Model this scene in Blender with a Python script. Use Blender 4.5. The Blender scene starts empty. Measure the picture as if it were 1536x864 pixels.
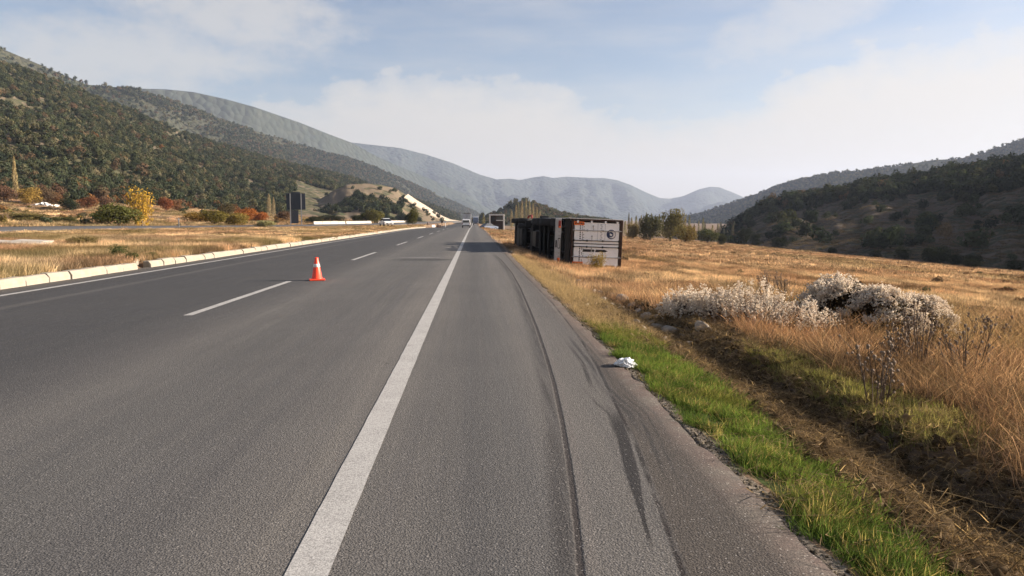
import bpy, bmesh, math, random
import numpy as np
from mathutils import Vector, Matrix, Euler
R = math.radians
PI = math.pi
sc = bpy.context.scene
C = sc.collection

# ------------------------------------------------------------------ camera
F, CX, CY = 1117.0, 768.0, 432.0
CAMH = 1.6
YAW, PITCH = R(2.91), R(5.27)
cd = bpy.data.cameras.new("camera")
cam = bpy.data.objects.new("camera", cd)
C.objects.link(cam)
cam.location = (0, 0, CAMH)
cam.rotation_euler = (R(90) - PITCH, 0, -YAW)
cd.sensor_width = 36.0
cd.lens = F / 1536 * 36
cd.clip_start = 0.05
cd.clip_end = 40000
sc.camera = cam
RM = np.array(Euler((R(90) - PITCH, 0, -YAW)).to_matrix())

# ------------------------------------------------------------------ light
SUN_EL, SUN_AZ = 18.8, 86.0          # azimuth clockwise from +Y
def nd(nt, typ, ins=None, **props):
    n = nt.nodes.new(typ)
    for k, v in props.items():
        setattr(n, k, v)
    for k, v in (ins or {}).items():
        s = n.inputs[k]
        if isinstance(v, bpy.types.NodeSocket):
            nt.links.new(v, s)
        else:
            s.default_value = v
    return n
def math_(nt, op, a, b=0.0, c=0.0, clamp=False):
    n = nd(nt, 'ShaderNodeMath', {0: a, 1: b, 2: c}, operation=op)
    n.use_clamp = clamp
    return n.outputs[0]
def sstep(nt, v, a, b, o0=0.0, o1=1.0):
    n = nd(nt, 'ShaderNodeMapRange', {0: v, 1: a, 2: b, 3: o0, 4: o1}, interpolation_type='SMOOTHSTEP')
    return n.outputs[0]
def mix(nt, fac, a, b, mode='MIX'):
    n = nt.nodes.new('ShaderNodeMix')
    n.data_type = 'RGBA'; n.blend_type = mode
    for i, v in ((0, fac), (6, a), (7, b)):
        s = n.inputs[i]
        if isinstance(v, bpy.types.NodeSocket): nt.links.new(v, s)
        elif i == 0: s.default_value = v
        else: s.default_value = (*v[:3], 1.0)
    return n.outputs[2]
def noise(nt, vec, scale, detail=4.0, rough=0.55, dist=0.0):
    return nd(nt, 'ShaderNodeTexNoise', {'Vector': vec, 'Scale': scale, 'Detail': detail, 'Roughness': rough, 'Distortion': dist}).outputs[0]
def scaled(nt, vec, s, off=(0, 0, 0)):
    return nd(nt, 'ShaderNodeMapping', {'Vector': vec, 'Scale': s, 'Location': off}).outputs[0]

w = bpy.data.worlds.new("World")
sc.world = w
w.use_nodes = True
nt = w.node_tree
nt.nodes.clear()
sky = nt.nodes.new('ShaderNodeTexSky')
sky.sky_type = 'NISHITA'
sky.sun_disc = False
sky.sun_elevation = R(SUN_EL)
sky.sun_rotation = R(SUN_AZ)
sky.altitude = 300
sky.air_density = 1.0
sky.dust_density = 1.6
sky.ozone_density = 1.3
tc = nt.nodes.new('ShaderNodeTexCoord')
sep = nd(nt, 'ShaderNodeSeparateXYZ', {0: tc.outputs['Generated']})
dx, dy, dz = sep.outputs
az = math_(nt, 'MULTIPLY', math_(nt, 'ARCTAN2', dx, dy), 57.2958)           # degrees right of +Y
elv = math_(nt, 'MULTIPLY', math_(nt, 'ARCSINE', dz), 57.2958)
# cloud bank: its upper edge rises and falls with azimuth
cv = nd(nt, 'ShaderNodeCombineXYZ', {0: math_(nt, 'MULTIPLY', az, 0.1), 1: math_(nt, 'MULTIPLY', elv, 0.17), 2: 0.0}).outputs[0]
n1 = noise(nt, cv, 1.3, 6, 0.55)
n2 = noise(nt, scaled(nt, cv, (1, 1, 1), (3.3, 7.1, 0)), 4.2, 6, 0.6)
edge = nd(nt, 'ShaderNodeFloatCurve', {1: math_(nt, 'DIVIDE', math_(nt, 'ADD', az, 60.0), 120.0)})
cu = edge.mapping.curves[0]
prof = [(-60, 5), (-34, 3.0), (-28, 4.5), (-18, 8.5), (-11.5, 9.0), (-9.6, 10.6), (-5, 10.9), (0, 10.9), (5.5, 10.6), (9, 9.0), (14, 7.8), (19, 8.2), (23, 10.6), (28, 11.6), (35, 12), (60, 13)]
cu.points[0].location = (0, prof[0][1] / 20); cu.points[1].location = (1, prof[-1][1] / 20)
for a, e in prof[1:-1]:
    cu.points.new((a + 60) / 120, e / 20)
edge.mapping.update()
etop = math_(nt, 'MULTIPLY', edge.outputs[0], 20.0)
d = math_(nt, 'SUBTRACT', etop, elv)
d = math_(nt, 'ADD', d, math_(nt, 'MULTIPLY', math_(nt, 'SUBTRACT', n2, 0.5), 5.5))
bank = math_(nt, 'ADD', math_(nt, 'MULTIPLY', sstep(nt, d, -0.1, 0.9), 0.45), math_(nt, 'MULTIPLY', sstep(nt, d, -0.5, 3.4), 0.55))
bank = math_(nt, 'MULTIPLY', bank, sstep(nt, n1, 0.2, 0.5, 0.8, 1.0))
# high wisps
def blob(a0, e0, ra, re, rot=0.0):
    da = math_(nt, 'SUBTRACT', az, a0); de = math_(nt, 'SUBTRACT', elv, e0)
    cr, sr = math.cos(rot), math.sin(rot)
    p = math_(nt, 'DIVIDE', math_(nt, 'ADD', math_(nt, 'MULTIPLY', da, cr), math_(nt, 'MULTIPLY', de, sr)), ra)
    q = math_(nt, 'DIVIDE', math_(nt, 'SUBTRACT', math_(nt, 'MULTIPLY', de, cr), math_(nt, 'MULTIPLY', da, sr)), re)
    r2 = math_(nt, 'ADD', math_(nt, 'MULTIPLY', p, p), math_(nt, 'MULTIPLY', q, q))
    r2 = math_(nt, 'ADD', r2, math_(nt, 'MULTIPLY', math_(nt, 'SUBTRACT', n2, 0.5), 2.4))
    return sstep(nt, r2, 1.5, -0.1)
wisp = math_(nt, 'MAXIMUM', blob(-17.5, 14.5, 9, 3.6, -0.1), blob(-25, 10.5, 12, 3.0, 0.1))
wisp = math_(nt, 'MAXIMUM', math_(nt, 'MULTIPLY', wisp, 0.75), math_(nt, 'MULTIPLY', blob(24, 14.0, 8, 2.2, 0.35), 0.5))
veil = math_(nt, 'MULTIPLY', noise(nt, scaled(nt, cv, (0.35, 1.2, 1), (1.2, 0.4, 0)), 2.0, 5, 0.6), 0.75)
cl = math_(nt, 'MAXIMUM', math_(nt, 'MAXIMUM', bank, wisp), math_(nt, 'MULTIPLY', sstep(nt, veil, 0.25, 0.62), 0.4))
warm = sstep(nt, az, -30.0, 40.0)
ccol = mix(nt, warm, (4.05, 3.8, 3.45), (4.6, 4.15, 3.6))
low = sstep(nt, elv, 12.0, 1.0)
ccol = mix(nt, math_(nt, 'MULTIPLY', low, 0.75), ccol, (3.7, 3.2, 2.65))
body = mix(nt, math_(nt, 'MULTIPLY', cl, 0.82), mix(nt, 1.0, sky.outputs[0], (0.80, 0.75, 0.76), 'MULTIPLY'), ccol)
bg = nd(nt, 'ShaderNodeBackground', {0: body, 1: 0.056})
wo = nt.nodes.new('ShaderNodeOutputWorld')
nt.links.new(bg.outputs[0], wo.inputs[0])

sd = bpy.data.lights.new("sun", 'SUN')
sd.energy = 4.2
sd.angle = R(0.8)
sd.color = (1.0, 0.87, 0.73)
so = bpy.data.objects.new("sun", sd)
C.objects.link(so)
sv = Vector((math.sin(R(SUN_AZ)) * math.cos(R(SUN_EL)), math.cos(R(SUN_AZ)) * math.cos(R(SUN_EL)), math.sin(R(SUN_EL))))
so.rotation_euler = sv.to_track_quat('Z', 'Y').to_euler()
so.location = (60, 0, 60)

vs = sc.view_settings
vs.view_transform = 'Standard'; vs.look = 'None'; vs.gamma = 1.0
vs.exposure = 1.8
cy = sc.cycles
cy.use_denoising = True
cy.max_bounces = 5; cy.diffuse_bounces = 3; cy.glossy_bounces = 2; cy.transmission_bounces = 4
cy.transparent_max_bounces = 8; cy.volume_bounces = 0
cy.use_adaptive_sampling = True
cy.adaptive_threshold = 0.02
cy.sample_clamp_indirect = 6

# ------------------------------------------------------------------ pixel helpers
def ray(px, py):
    v = RM @ np.array([px - CX, -(py - CY), -F])
    return v / v[1]                        # per metre of Y
def P(px, py, Y):
    v = ray(px, py)
    return Vector((v[0] * Y, Y, CAMH + v[2] * Y))
def G(px, py, z=0.0):
    v = ray(px, py)
    Y = (z - CAMH) / v[2]
    return Vector((v[0] * Y, Y, z))
def XofPx(px, Y):
    return ray(px, 329)[0] * Y

# ------------------------------------------------------------------ numpy noise
def _h(ix, iy, s):
    n = (ix.astype(np.int64) * 374761393 + iy.astype(np.int64) * 668265263 + s * 1442695041) & 0xffffffff
    n = ((n ^ (n >> 13)) * 1274126177) & 0xffffffff
    n = n ^ (n >> 16)
    return (n & 0xffffff) / float(0xffffff)
def vnoise(x, y, s=0):
    x = np.asarray(x, float); y = np.asarray(y, float)
    ix = np.floor(x); iy = np.floor(y); fx = x - ix; fy = y - iy
    fx = fx * fx * (3 - 2 * fx); fy = fy * fy * (3 - 2 * fy)
    a = _h(ix, iy, s); b = _h(ix + 1, iy, s); c = _h(ix, iy + 1, s); d_ = _h(ix + 1, iy + 1, s)
    return a + (b - a) * fx + (c - a) * fy + (a - b - c + d_) * fx * fy
def fbm(x, y, oct_=4, s=0):
    t = 0; a = .5; f = 1
    for i in range(oct_):
        t = t + a * vnoise(np.asarray(x) * f + 17.3 * i, np.asarray(y) * f - 9.1 * i, s + i); a *= .5; f *= 2.03
    return t / (1 - .5 ** oct_)
def sst(a, b, x):
    t = np.clip((x - a) / (b - a), 0, 1)
    return t * t * (3 - 2 * t)
rs = np.random.RandomState(7)

# ------------------------------------------------------------------ terrain height
opp = [(-900, 362, 40), (-300, 350, 55), (0, 344.5, 68), (200, 341.5, 90), (400, 340, 130), (560, 337, 200), (640, 333.8, 330), (685, 332.0, 520), (700, 331.5, 900)]
OPP = np.array([tuple(P(*o)) for o in opp])
def opp_xz(y):
    yy = OPP[:, 1]
    return np.interp(y, yy, OPP[:, 0]), np.interp(y, yy, OPP[:, 2])
lfoot = [(-900, 296, 110), (-300, 297, 170), (0, 298, 200), (160, 304, 230), (300, 317, 265), (480, 324, 330), (560, 330, 420), (680, 331, 1000)]
LF = np.array([tuple(P(*o)) for o in lfoot])
def zr(y):
    return -0.55 * sst(110, 220, y) - 0.35 * sst(220, 330, y)
def H(x, y):
    x = np.asarray(x, float); y = np.asarray(y, float)
    x, y = np.broadcast_arrays(x, y)
    z0 = zr(y)
    # right side
    px_ = np.array([1.66, 1.85, 2.5, 2.85, 3.15, 3.5, 3.8, 4.4])
    pz_ = np.array([-.018, -.04, -.13, -.30, -.45, -.43, -.20, -.24])
    near = np.interp(x, px_, pz_)
    farp = np.interp(x, [1.66, 2.2, 3.4, 4.4], [-.04, -.15, -.5, -.74])
    k = sst(10, 26, y)
    r = near * (1 - k) + farp * k
    r = r - 0.0712 * np.clip(x - 4.4, 0, 78)
    n = (fbm(x * .35, y * .35, 3, 3) - .5) * .22 * sst(3.6, 9, x)
    r = r + n
    # left side
    xc, zc = opp_xz(y)
    yfx = np.interp(y, LF[:, 1], LF[:, 0]); yfz = np.interp(y, LF[:, 1], LF[:, 2])
    t = np.clip((-11.0 - x) / np.maximum(-11.0 - (xc + 6), 1), 0, 1)
    l = .2 + (zc - .08 - .2) * t
    t2 = np.clip((xc - 6 - x) / np.maximum((xc - 6) - yfx, 5), 0, 1.3)
    l = np.where(x < xc - 6, (zc - .08) + (yfz - zc) * t2, l)
    l = l + (fbm(x * .12, y * .12, 4, 9) - .5) * 1.6 * sst(xc - 8, xc - 30, x) + (fbm(x * .6, y * .6, 3, 5) - .5) * .16 * sst(-11.2, -14, x)
    road = z0 - .12
    out = np.where(x > 1.6, r + z0 * sst(60, 10, x), np.where(x < -11.0, l, road))
    return out
def detail(x, y):
    m = sst(2.3, 2.8, x) * sst(4.6, 3.7, x) * sst(24, 16, y) * sst(-3, 1, y)
    rut = (fbm(x * 9, y * 1.3, 3, 21) - .5) * .16 + (fbm(x * 12, y * 9, 4, 22) - .5) * .17
    g = (fbm(x * 6, y * 6, 3, 33) - .5) * .05 * sst(1.70, 2.0, x) * sst(30, 14, y)
    return m * rut + g
def hz(x, y):
    return float(H(x, y) + detail(x, y))

# ------------------------------------------------------------------ object helpers
def link(o, parent=None):
    C.objects.link(o)
    if parent is not None: o.parent = parent
    return o
def tag(o, label=None, cat=None, group=None, kind=None):
    if label: o['label'] = label
    if cat: o['category'] = cat
    if group: o['group'] = group
    if kind: o['kind'] = kind
    return o
def thing(name, label, cat, loc=(0, 0, 0), rot=(0, 0, 0), group=None):
    o = bpy.data.objects.new(name, None)
    o.empty_display_size = .3
    o.location = loc; o.rotation_euler = rot
    link(o)
    return tag(o, label, cat, group)
def mesh_np(name, V, Fc, mats=(), smooth=False, attrs=None, mi=None):
    """V (n,3); Fc list of lists or (m,k) array"""
    me = bpy.data.meshes.new(name)
    V = np.asarray(V, np.float32)
    me.vertices.add(len(V)); me.vertices.foreach_set('co', V.ravel())
    if isinstance(Fc, np.ndarray):
        m, k = Fc.shape
        me.loops.add(m * k); me.loops.foreach_set('vertex_index', Fc.astype(np.int32).ravel())
        me.polygons.add(m)
        me.polygons.foreach_set('loop_start', np.arange(0, m * k, k, dtype=np.int32))
        me.polygons.foreach_set('loop_total', np.full(m, k, np.int32))
    elif len(Fc):
        tot = np.array([len(f) for f in Fc], np.int32)
        me.loops.add(int(tot.sum())); me.loops.foreach_set('vertex_index', np.array([i for f in Fc for i in f], np.int32))
        me.polygons.add(len(Fc))
        me.polygons.foreach_set('loop_start', np.concatenate([[0], np.cumsum(tot)[:-1]]).astype(np.int32))
        me.polygons.foreach_set('loop_total', tot)
    for k_, (typ, dom, data) in (attrs or {}).items():
        a = me.attributes.new(k_, typ, dom)
        key = {'FLOAT': 'value', 'INT': 'value', 'FLOAT_VECTOR': 'vector', 'FLOAT_COLOR': 'color'}[typ]
        a.data.foreach_set(key, np.asarray(data, np.int32 if typ == 'INT' else np.float32).ravel())
    for m_ in mats: me.materials.append(m_)
    if mi is not None: me.polygons.foreach_set('material_index', np.asarray(mi, np.int32))
    me.update(calc_edges=True)
    if smooth: me.polygons.foreach_set('use_smooth', np.ones(len(me.polygons), bool))
    me.validate(clean_customdata=False)
    return me
def grid_faces(nx, ny):
    i = np.arange(nx - 1)[None, :] + nx * np.arange(ny - 1)[:, None]
    i = i.ravel()
    return np.stack([i, i + 1, i + nx + 1, i + nx], 1)

class MB:
    def __init__(s): s.bm = bmesh.new()
    def box(s, c, d, bev=0.0, rot=None, taper=None):
        r = bmesh.ops.create_cube(s.bm, size=1)
        vs_ = r['verts']
        for v in vs_:
            v.co = Vector((v.co.x * d[0], v.co.y * d[1], v.co.z * d[2]))
            if taper and v.co.z > 0: v.co.x *= taper[0]; v.co.y *= taper[1]
        if bev > 0:
            es = list({e for v in vs_ for e in v.link_edges})
            rr = bmesh.ops.bevel(s.bm, geom=es, offset=bev, segments=2, affect='EDGES', profile=.6)
            vs_ = list({v for f in rr['faces'] for v in f.verts} | {v for v in vs_ if v.is_valid})
        for v in vs_:
            if rot is not None: v.co = rot @ v.co
            v.co += Vector(c)
        return s
    def cyl(s, a, b, r, seg=16, r2=None, caps=True):
        a = Vector(a); b = Vector(b); L = (b - a).length
        rr = bmesh.ops.create_cone(s.bm, cap_ends=caps, segments=seg, radius1=r, radius2=r if r2 is None else r2, depth=L)
        q = (b - a).to_track_quat('Z', 'Y')
        for v in rr['verts']: v.co = q @ v.co + (a + b) / 2
        return s
    def tube(s, pts, r, seg=8):
        for i in range(len(pts) - 1):
            s.cyl(pts[i], pts[i + 1], r[i] if hasattr(r, '__len__') else r, seg, r2=(r[i + 1] if hasattr(r, '__len__') else r))
        return s
    def prism(s, prof, x0, x1, axis='x'):
        """extrude closed 2D profile; axis x: profile in (y,z)"""
        def mk(t, p):
            return {'x': (t, p[0], p[1]), 'y': (p[0], t, p[1]), 'z': (p[0], p[1], t)}[axis]
        a = [s.bm.verts.new(mk(x0, p)) for p in prof]; b = [s.bm.verts.new(mk(x1, p)) for p in prof]
        n = len(prof)
        s.bm.faces.new(a); s.bm.faces.new(b[::-1])
        for i in range(n): s.bm.faces.new((a[i], b[i], b[(i + 1) % n], a[(i + 1) % n]))
        bmesh.ops.recalc_face_normals(s.bm, faces=s.bm.faces)
        return s
    def lathe(s, prof, seg=20, axis='z', c=(0, 0, 0)):
        rings = []
        for r_, h_ in prof:
            ring = []
            for i in range(seg):
                a = 2 * PI * i / seg
                p = {'z': (r_ * math.cos(a), r_ * math.sin(a), h_), 'x': (h_, r_ * math.cos(a), r_ * math.sin(a))}[axis]
                ring.append(s.bm.verts.new(Vector(p) + Vector(c)))
            rings.append(ring)
        for j in range(len(rings) - 1):
            for i in range(seg):
                s.bm.faces.new((rings[j][i], rings[j][(i + 1) % seg], rings[j + 1][(i + 1) % seg], rings[j + 1][i]))
        if prof[0][0] > 1e-4: s.bm.faces.new(rings[0][::-1])
        if prof[-1][0] > 1e-4: s.bm.faces.new(rings[-1])
        bmesh.ops.recalc_face_normals(s.bm, faces=s.bm.faces)
        return s
    def mesh(s, name, mat, smooth=False):
        me = bpy.data.meshes.new(name)
        s.bm.to_mesh(me); s.bm.free()
        me.materials.append(mat)
        if smooth: me.polygons.foreach_set('use_smooth', np.ones(len(me.polygons), bool))
        return me
    def build(s, name, mat, parent=None, smooth=False, loc=None):
        o = bpy.data.objects.new(name, s.mesh(name, mat, smooth))
        if loc is not None: o.location = loc
        return link(o, parent)
def copy_tree(o, parent=None):
    c = o.copy(); C.objects.link(c); c.parent = parent
    for ch in list(o.children): copy_tree(ch, c)
    return c

# ------------------------------------------------------------------ materials
def newmat(name):
    m = bpy.data.materials.new(name); m.use_nodes = True
    t = m.node_tree; t.nodes.clear()
    out = t.nodes.new('ShaderNodeOutputMaterial')
    return m, t, out
def pos(t): return nd(t, 'ShaderNodeNewGeometry').outputs['Position']
def bsdf(t, out, col, rough=.8, metal=0.0, bump=None, bstr=.3, bdist=.02, spec=.3, **kw):
    ins = {'Base Color': col if isinstance(col, bpy.types.NodeSocket) else (*col[:3], 1), 'Roughness': rough, 'Metallic': metal, 'Specular IOR Level': spec}
    ins.update(kw)
    b = nd(t, 'ShaderNodeBsdfPrincipled', ins)
    if bump is not None:
        bp = nd(t, 'ShaderNodeBump', {'Strength': bstr, 'Distance': bdist, 'Height': bump})
        t.links.new(bp.outputs[0], b.inputs['Normal'])
    t.links.new(b.outputs[0], out.inputs[0])
    return b
def simple(name, col, rough=.6, metal=0.0, dirt=(.25, .2, .15), amt=.25, scale=3.0, spec=.4, coat=0.0, coord='obj'):
    m, t, out = newmat(name)
    v = nd(t, 'ShaderNodeTexCoord').outputs['Object']
    n = noise(t, v, scale, 6, .65)
    f = sstep(t, n, .45, .8, 0, amt)
    c = mix(t, f, col, dirt)
    n2_ = noise(t, v, scale * 9, 4, .6)
    c = mix(t, 1.0, c, mix(t, n2_, (.88, .88, .88), (1.1, 1.1, 1.1)), 'MULTIPLY')
    bsdf(t, out, c, sstep(t, n, .3, .8, rough * .85, min(1, rough * 1.2)), metal, n2_, .15, .004, spec, **({'Coat Weight': coat} if coat else {}))
    return m

def attr(t, name, typ='GEOMETRY'):
    n = t.nodes.new('ShaderNodeAttribute'); n.attribute_name = name; n.attribute_type = typ
    return n

def m_asphalt():
    m, t, out = newmat('asphalt')
    p = pos(t)
    s = nd(t, 'ShaderNodeSeparateXYZ', {0: p}); X, Y = s.outputs[0], s.outputs[1]
    agg = noise(t, p, 85, 4, .75); agg2 = noise(t, p, 34, 3, .6)
    vor = nd(t, 'ShaderNodeTexVoronoi', {'Vector': p, 'Scale': 95.0})
    streak = noise(t, scaled(t, p, (6.0, .12, 1)), 1.0, 5, .6)
    streak2 = noise(t, scaled(t, p, (22.0, .35, 1)), 1.0, 4, .6)
    blot = noise(t, p, .5, 5, .6)
    med = noise(t, p, 14, 4, .65)
    # across-road tone
    cr = nd(t, 'ShaderNodeValToRGB', {0: math_(t, 'DIVIDE', math_(t, 'ADD', X, 11.0), 13.0)})
    stops = [(-11, (.090, .080, .068)), (-10.2, (.060, .056, .053)), (-9.6, (.041, .041, .043)), (-5.2, (.047, .047, .048)), (-4.2, (.068, .066, .065)), (-3.6, (.096, .092, .087)),
             (-2.8, (.082, .080, .077)), (-1.6, (.086, .083, .080)), (-1.0, (.118, .111, .102)), (-.5, (.100, .095, .089)), (.0, (.076, .074, .072)), (.35, (.090, .087, .083)), (.6, (.108, .102, .095)), (1.1, (.100, .094, .087)), (1.65, (.084, .076, .070))]
    e = cr.color_ramp.elements
    e[0].position = 0; e[0].color = (*stops[0][1], 1)
    e[1].position = (stops[-1][0] + 11) / 13; e[1].color = (*stops[-1][1], 1)
    for x_, c_ in stops[1:-1]:
        q = e.new((x_ + 11) / 13); q.color = (*c_, 1)
    col = cr.outputs[0]
    # brown outer strip
    dj = attr(t, 'dxj').outputs['Fac']; dg = attr(t, 'dxg').outputs['Fac']; ds = attr(t, 'dxs').outputs['Fac']
    djn = math_(t, 'ADD', dj, math_(t, 'MULTIPLY', math_(t, 'SUBTRACT', med, .5), .018))
    outer = sstep(t, djn, -.01, .02)
    col = mix(t, outer, col, mix(t, blot, (.050, .043, .037), (.080, .070, .060)))
    rb = math_(t, 'MULTIPLY', sstep(t, X, 1.3, 1.62), sstep(t, noise(t, p, 3, 5, .6), .35, .6))
    col = mix(t, math_(t, 'MULTIPLY', rb, .6), col, (.050, .030, .026))
    # tone variations
    col = mix(t, 1.0, col, mix(t, sstep(t, streak, .3, .7), (.94, .94, .945), (1.06, 1.06, 1.055)), 'MULTIPLY')
    col = mix(t, 1.0, col, mix(t, sstep(t, streak2, .3, .7), (.95, .95, .95), (1.05, 1.05, 1.05)), 'MULTIPLY')
    col = mix(t, 1.0, col, mix(t, blot, (.82, .82, .83), (1.18, 1.17, 1.16)), 'MULTIPLY')
    # joints and marks
    jw = sstep(t, math_(t, 'ABSOLUTE', math_(t, 'ADD', djn, .012)), .024, .006)
    jn = sstep(t, noise(t, scaled(t, p, (3, .8, 1)), 2.0, 3), .3, .55)
    col = mix(t, math_(t, 'MULTIPLY', jw, math_(t, 'MULTIPLY', jn, .95)), col, (.016, .012, .011))
    wob = math_(t, 'ADD', dg, math_(t, 'MULTIPLY', math_(t, 'SUBTRACT', noise(t, scaled(t, p, (1, 5, 1)), 3.0, 3), .5), .02))
    gen = sstep(t, Y, 36.0, 31.0)
    gw = sstep(t, math_(t, 'ABSOLUTE', wob), .026, .010)
    col = mix(t, math_(t, 'MULTIPLY', math_(t, 'MULTIPLY', gw, .82), gen), col, (.020, .014, .013))
    gs = sstep(t, math_(t, 'ABSOLUTE', math_(t, 'ADD', wob, .075)), .12, .01)
    col = mix(t, math_(t, 'MULTIPLY', math_(t, 'MULTIPLY', gs, sstep(t, streak2, .35, .62, .25, .85)), gen), col, (.040, .037, .036))
    gl = sstep(t, math_(t, 'ABSOLUTE', math_(t, 'SUBTRACT', wob, .06)), .05, .0)
    col = mix(t, math_(t, 'MULTIPLY', math_(t, 'MULTIPLY', gl, .35), gen), col, (.13, .115, .105))
    # dark rubber patches between the two lines
    ws = sstep(t, Y, 3.7, 4.7, .012, .046)
    pw = math_(t, 'DIVIDE', math_(t, 'ABSOLUTE', math_(t, 'ADD', ds, math_(t, 'MULTIPLY', math_(t, 'SUBTRACT', med, .5), .02))), ws)
    pm = math_(t, 'MULTIPLY', sstep(t, pw, 1.2, .75), math_(t, 'MULTIPLY', sstep(t, Y, 3.35, 3.7), sstep(t, Y, 6.4, 5.6)))
    col = mix(t, math_(t, 'MULTIPLY', pm, .95), col, (.020, .018, .018))
    for off, y0, y1, wd, am in ((-.13, 5.2, 10.5, .028, .75), (-.045, 6.6, 10.0, .024, .85), (.05, 5.0, 7.5, .014, .8), (-.20, 4.2, 9.5, .018, .7), (-.085, 4.2, 6.2, .014, .65), (.02, 3.9, 5.6, .03, .5), (-.27, 4.0, 11.0, .012, .6), (-.34, 5.0, 12.0, .02, .45)):
        q = sstep(t, math_(t, 'ABSOLUTE', math_(t, 'ADD', ds, off)), wd * 1.4, wd * .4)
        q = math_(t, 'MULTIPLY', q, math_(t, 'MULTIPLY', sstep(t, Y, y0, y0 + .8), sstep(t, Y, y1, y1 - 1.5)))
        q = math_(t, 'MULTIPLY', q, sstep(t, streak2, .3, .55))
        col = mix(t, math_(t, 'MULTIPLY', q, am), col, (.026, .024, .023))
    # faint old line traces in the left lane, scraped patch on the lane ahead
    q = sstep(t, math_(t, 'ABSOLUTE', math_(t, 'ADD', X, 8.55)), .22, .02)
    col = mix(t, math_(t, 'MULTIPLY', q, .28), col, (.14, .13, .12))
    def patch(cx_, cy_, rx, ry, cc, am):
        a_ = math_(t, 'DIVIDE', math_(t, 'SUBTRACT', X, cx_), rx); b_ = math_(t, 'DIVIDE', math_(t, 'SUBTRACT', Y, cy_), ry)
        r_ = math_(t, 'ADD', math_(t, 'ADD', math_(t, 'MULTIPLY', a_, a_), math_(t, 'MULTIPLY', b_, b_)), math_(t, 'MULTIPLY', math_(t, 'SUBTRACT', noise(t, scaled(t, p, (1.2, .4, 1)), 2.0, 4), .5), 1.2))
        return mix(t, math_(t, 'MULTIPLY', sstep(t, r_, 1.2, .4), am), col, cc)
    g1 = G(630, 387)
    col = patch(g1.x, g1.y + .5, 1.0, .45, (.15, .145, .14), .8)
    g1 = G(640, 388.5)
    col = patch(g1.x, g1.y - .6, 1.4, .7, (.03, .03, .03), .75)
    g1 = G(700, 375)
    col = patch(g1.x, g1.y + 3, .6, .9, (.12, .115, .11), .5)
    # small spots
    sp = nd(t, 'ShaderNodeTexVoronoi', {'Vector': scaled(t, p, (1, .7, 1)), 'Scale': 1.6})
    q = sstep(t, sp.outputs['Distance'], .035, .02)
    col = mix(t, math_(t, 'MULTIPLY', q, .7), col, (.02, .018, .018))
    sp = nd(t, 'ShaderNodeTexVoronoi', {'Vector': scaled(t, p, (1, .8, 1), (3, 5, 0)), 'Scale': 2.3})
    q = sstep(t, sp.outputs['Distance'], .022, .012)
    col = mix(t, math_(t, 'MULTIPLY', q, .6), col, (.30, .28, .25))
    # aggregate
    col = mix(t, 1.0, col, mix(t, sstep(t, agg, .36, .64), (.52, .52, .53), (1.50, 1.485, 1.46)), 'MULTIPLY')
    col = mix(t, 1.0, col, mix(t, sstep(t, agg2, .35, .65), (.85, .85, .85), (1.15, 1.15, 1.15)), 'MULTIPLY')
    st = nd(t, 'ShaderNodeTexVoronoi', {'Vector': p, 'Scale': 70.0})
    lt = math_(t, 'MULTIPLY', sstep(t, nd(t, 'ShaderNodeSeparateColor', {0: st.outputs['Color']}).outputs[0], .86, .95), sstep(t, st.outputs['Distance'], .45, .25))
    col = mix(t, math_(t, 'MULTIPLY', lt, .6), col, (.30, .28, .26))
    hgt = math_(t, 'ADD', vor.outputs['Distance'], math_(t, 'MULTIPLY', agg, .6))
    hgt = math_(t, 'SUBTRACT', hgt, math_(t, 'MULTIPLY', math_(t, 'MULTIPLY', gw, gen), 1.2))
    bsdf(t, out, col, sstep(t, streak, .3, .7, .78, .92), 0, hgt, .55, .006, .28)
    return m

def m_ground():
    m, t, out = newmat('soil_and_dry_grass')
    p = pos(t)
    zone = attr(t, 'zone').outputs['Color']
    zs = nd(t, 'ShaderNodeSeparateColor', {0: zone})
    green, dirt, grav = zs.outputs
    n1_ = noise(t, p, .25, 6, .6); n2_ = noise(t, p, 2.5, 6, .65); n3 = noise(t, p, 30, 4, .7); nf = noise(t, scaled(t, p, (.025, .04, 1)), 1.0, 6, .6)
    dry = mix(t, n2_, (.09, .06, .038), (.25, .17, .11))
    dry = mix(t, sstep(t, n1_, .42, .62), dry, mix(t, n2_, (.14, .095, .06), (.30, .21, .14)))
    dry = mix(t, sstep(t, nf, .56, .68, 0, .55), dry, (.085, .085, .035))
    dry = mix(t, sstep(t, nf, .45, .30, 0, .5), dry, (.17, .085, .045))
    so_ = mix(t, n2_, (.07, .05, .034), (.23, .17, .12))
    so_ = mix(t, 1.0, so_, mix(t, n3, (.6, .6, .6), (1.4, 1.4, 1.4)), 'MULTIPLY')
    gr = mix(t, n2_, (.03, .045, .012), (.075, .10, .03))
    vo = nd(t, 'ShaderNodeTexVoronoi', {'Vector': p, 'Scale': 45.0})
    gv = mix(t, nd(t, 'ShaderNodeSeparateColor', {0: vo.outputs['Color']}).outputs[0], (.075, .062, .048), (.25, .21, .165))
    jn = math_(t, 'MULTIPLY', math_(t, 'SUBTRACT', n2_, .5), .6)
    c = mix(t, sstep(t, math_(t, 'ADD', dirt, jn), .35, .6), dry, so_)
    c = mix(t, sstep(t, math_(t, 'ADD', green, jn), .35, .6), c, gr)
    c = mix(t, sstep(t, math_(t, 'ADD', grav, jn), .35, .6), c, gv)
    h = math_(t, 'ADD', n3, math_(t, 'MULTIPLY', n2_, 2.0))
    bsdf(t, out, c, .95, 0, h, .6, .03, .1)
    return m

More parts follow.
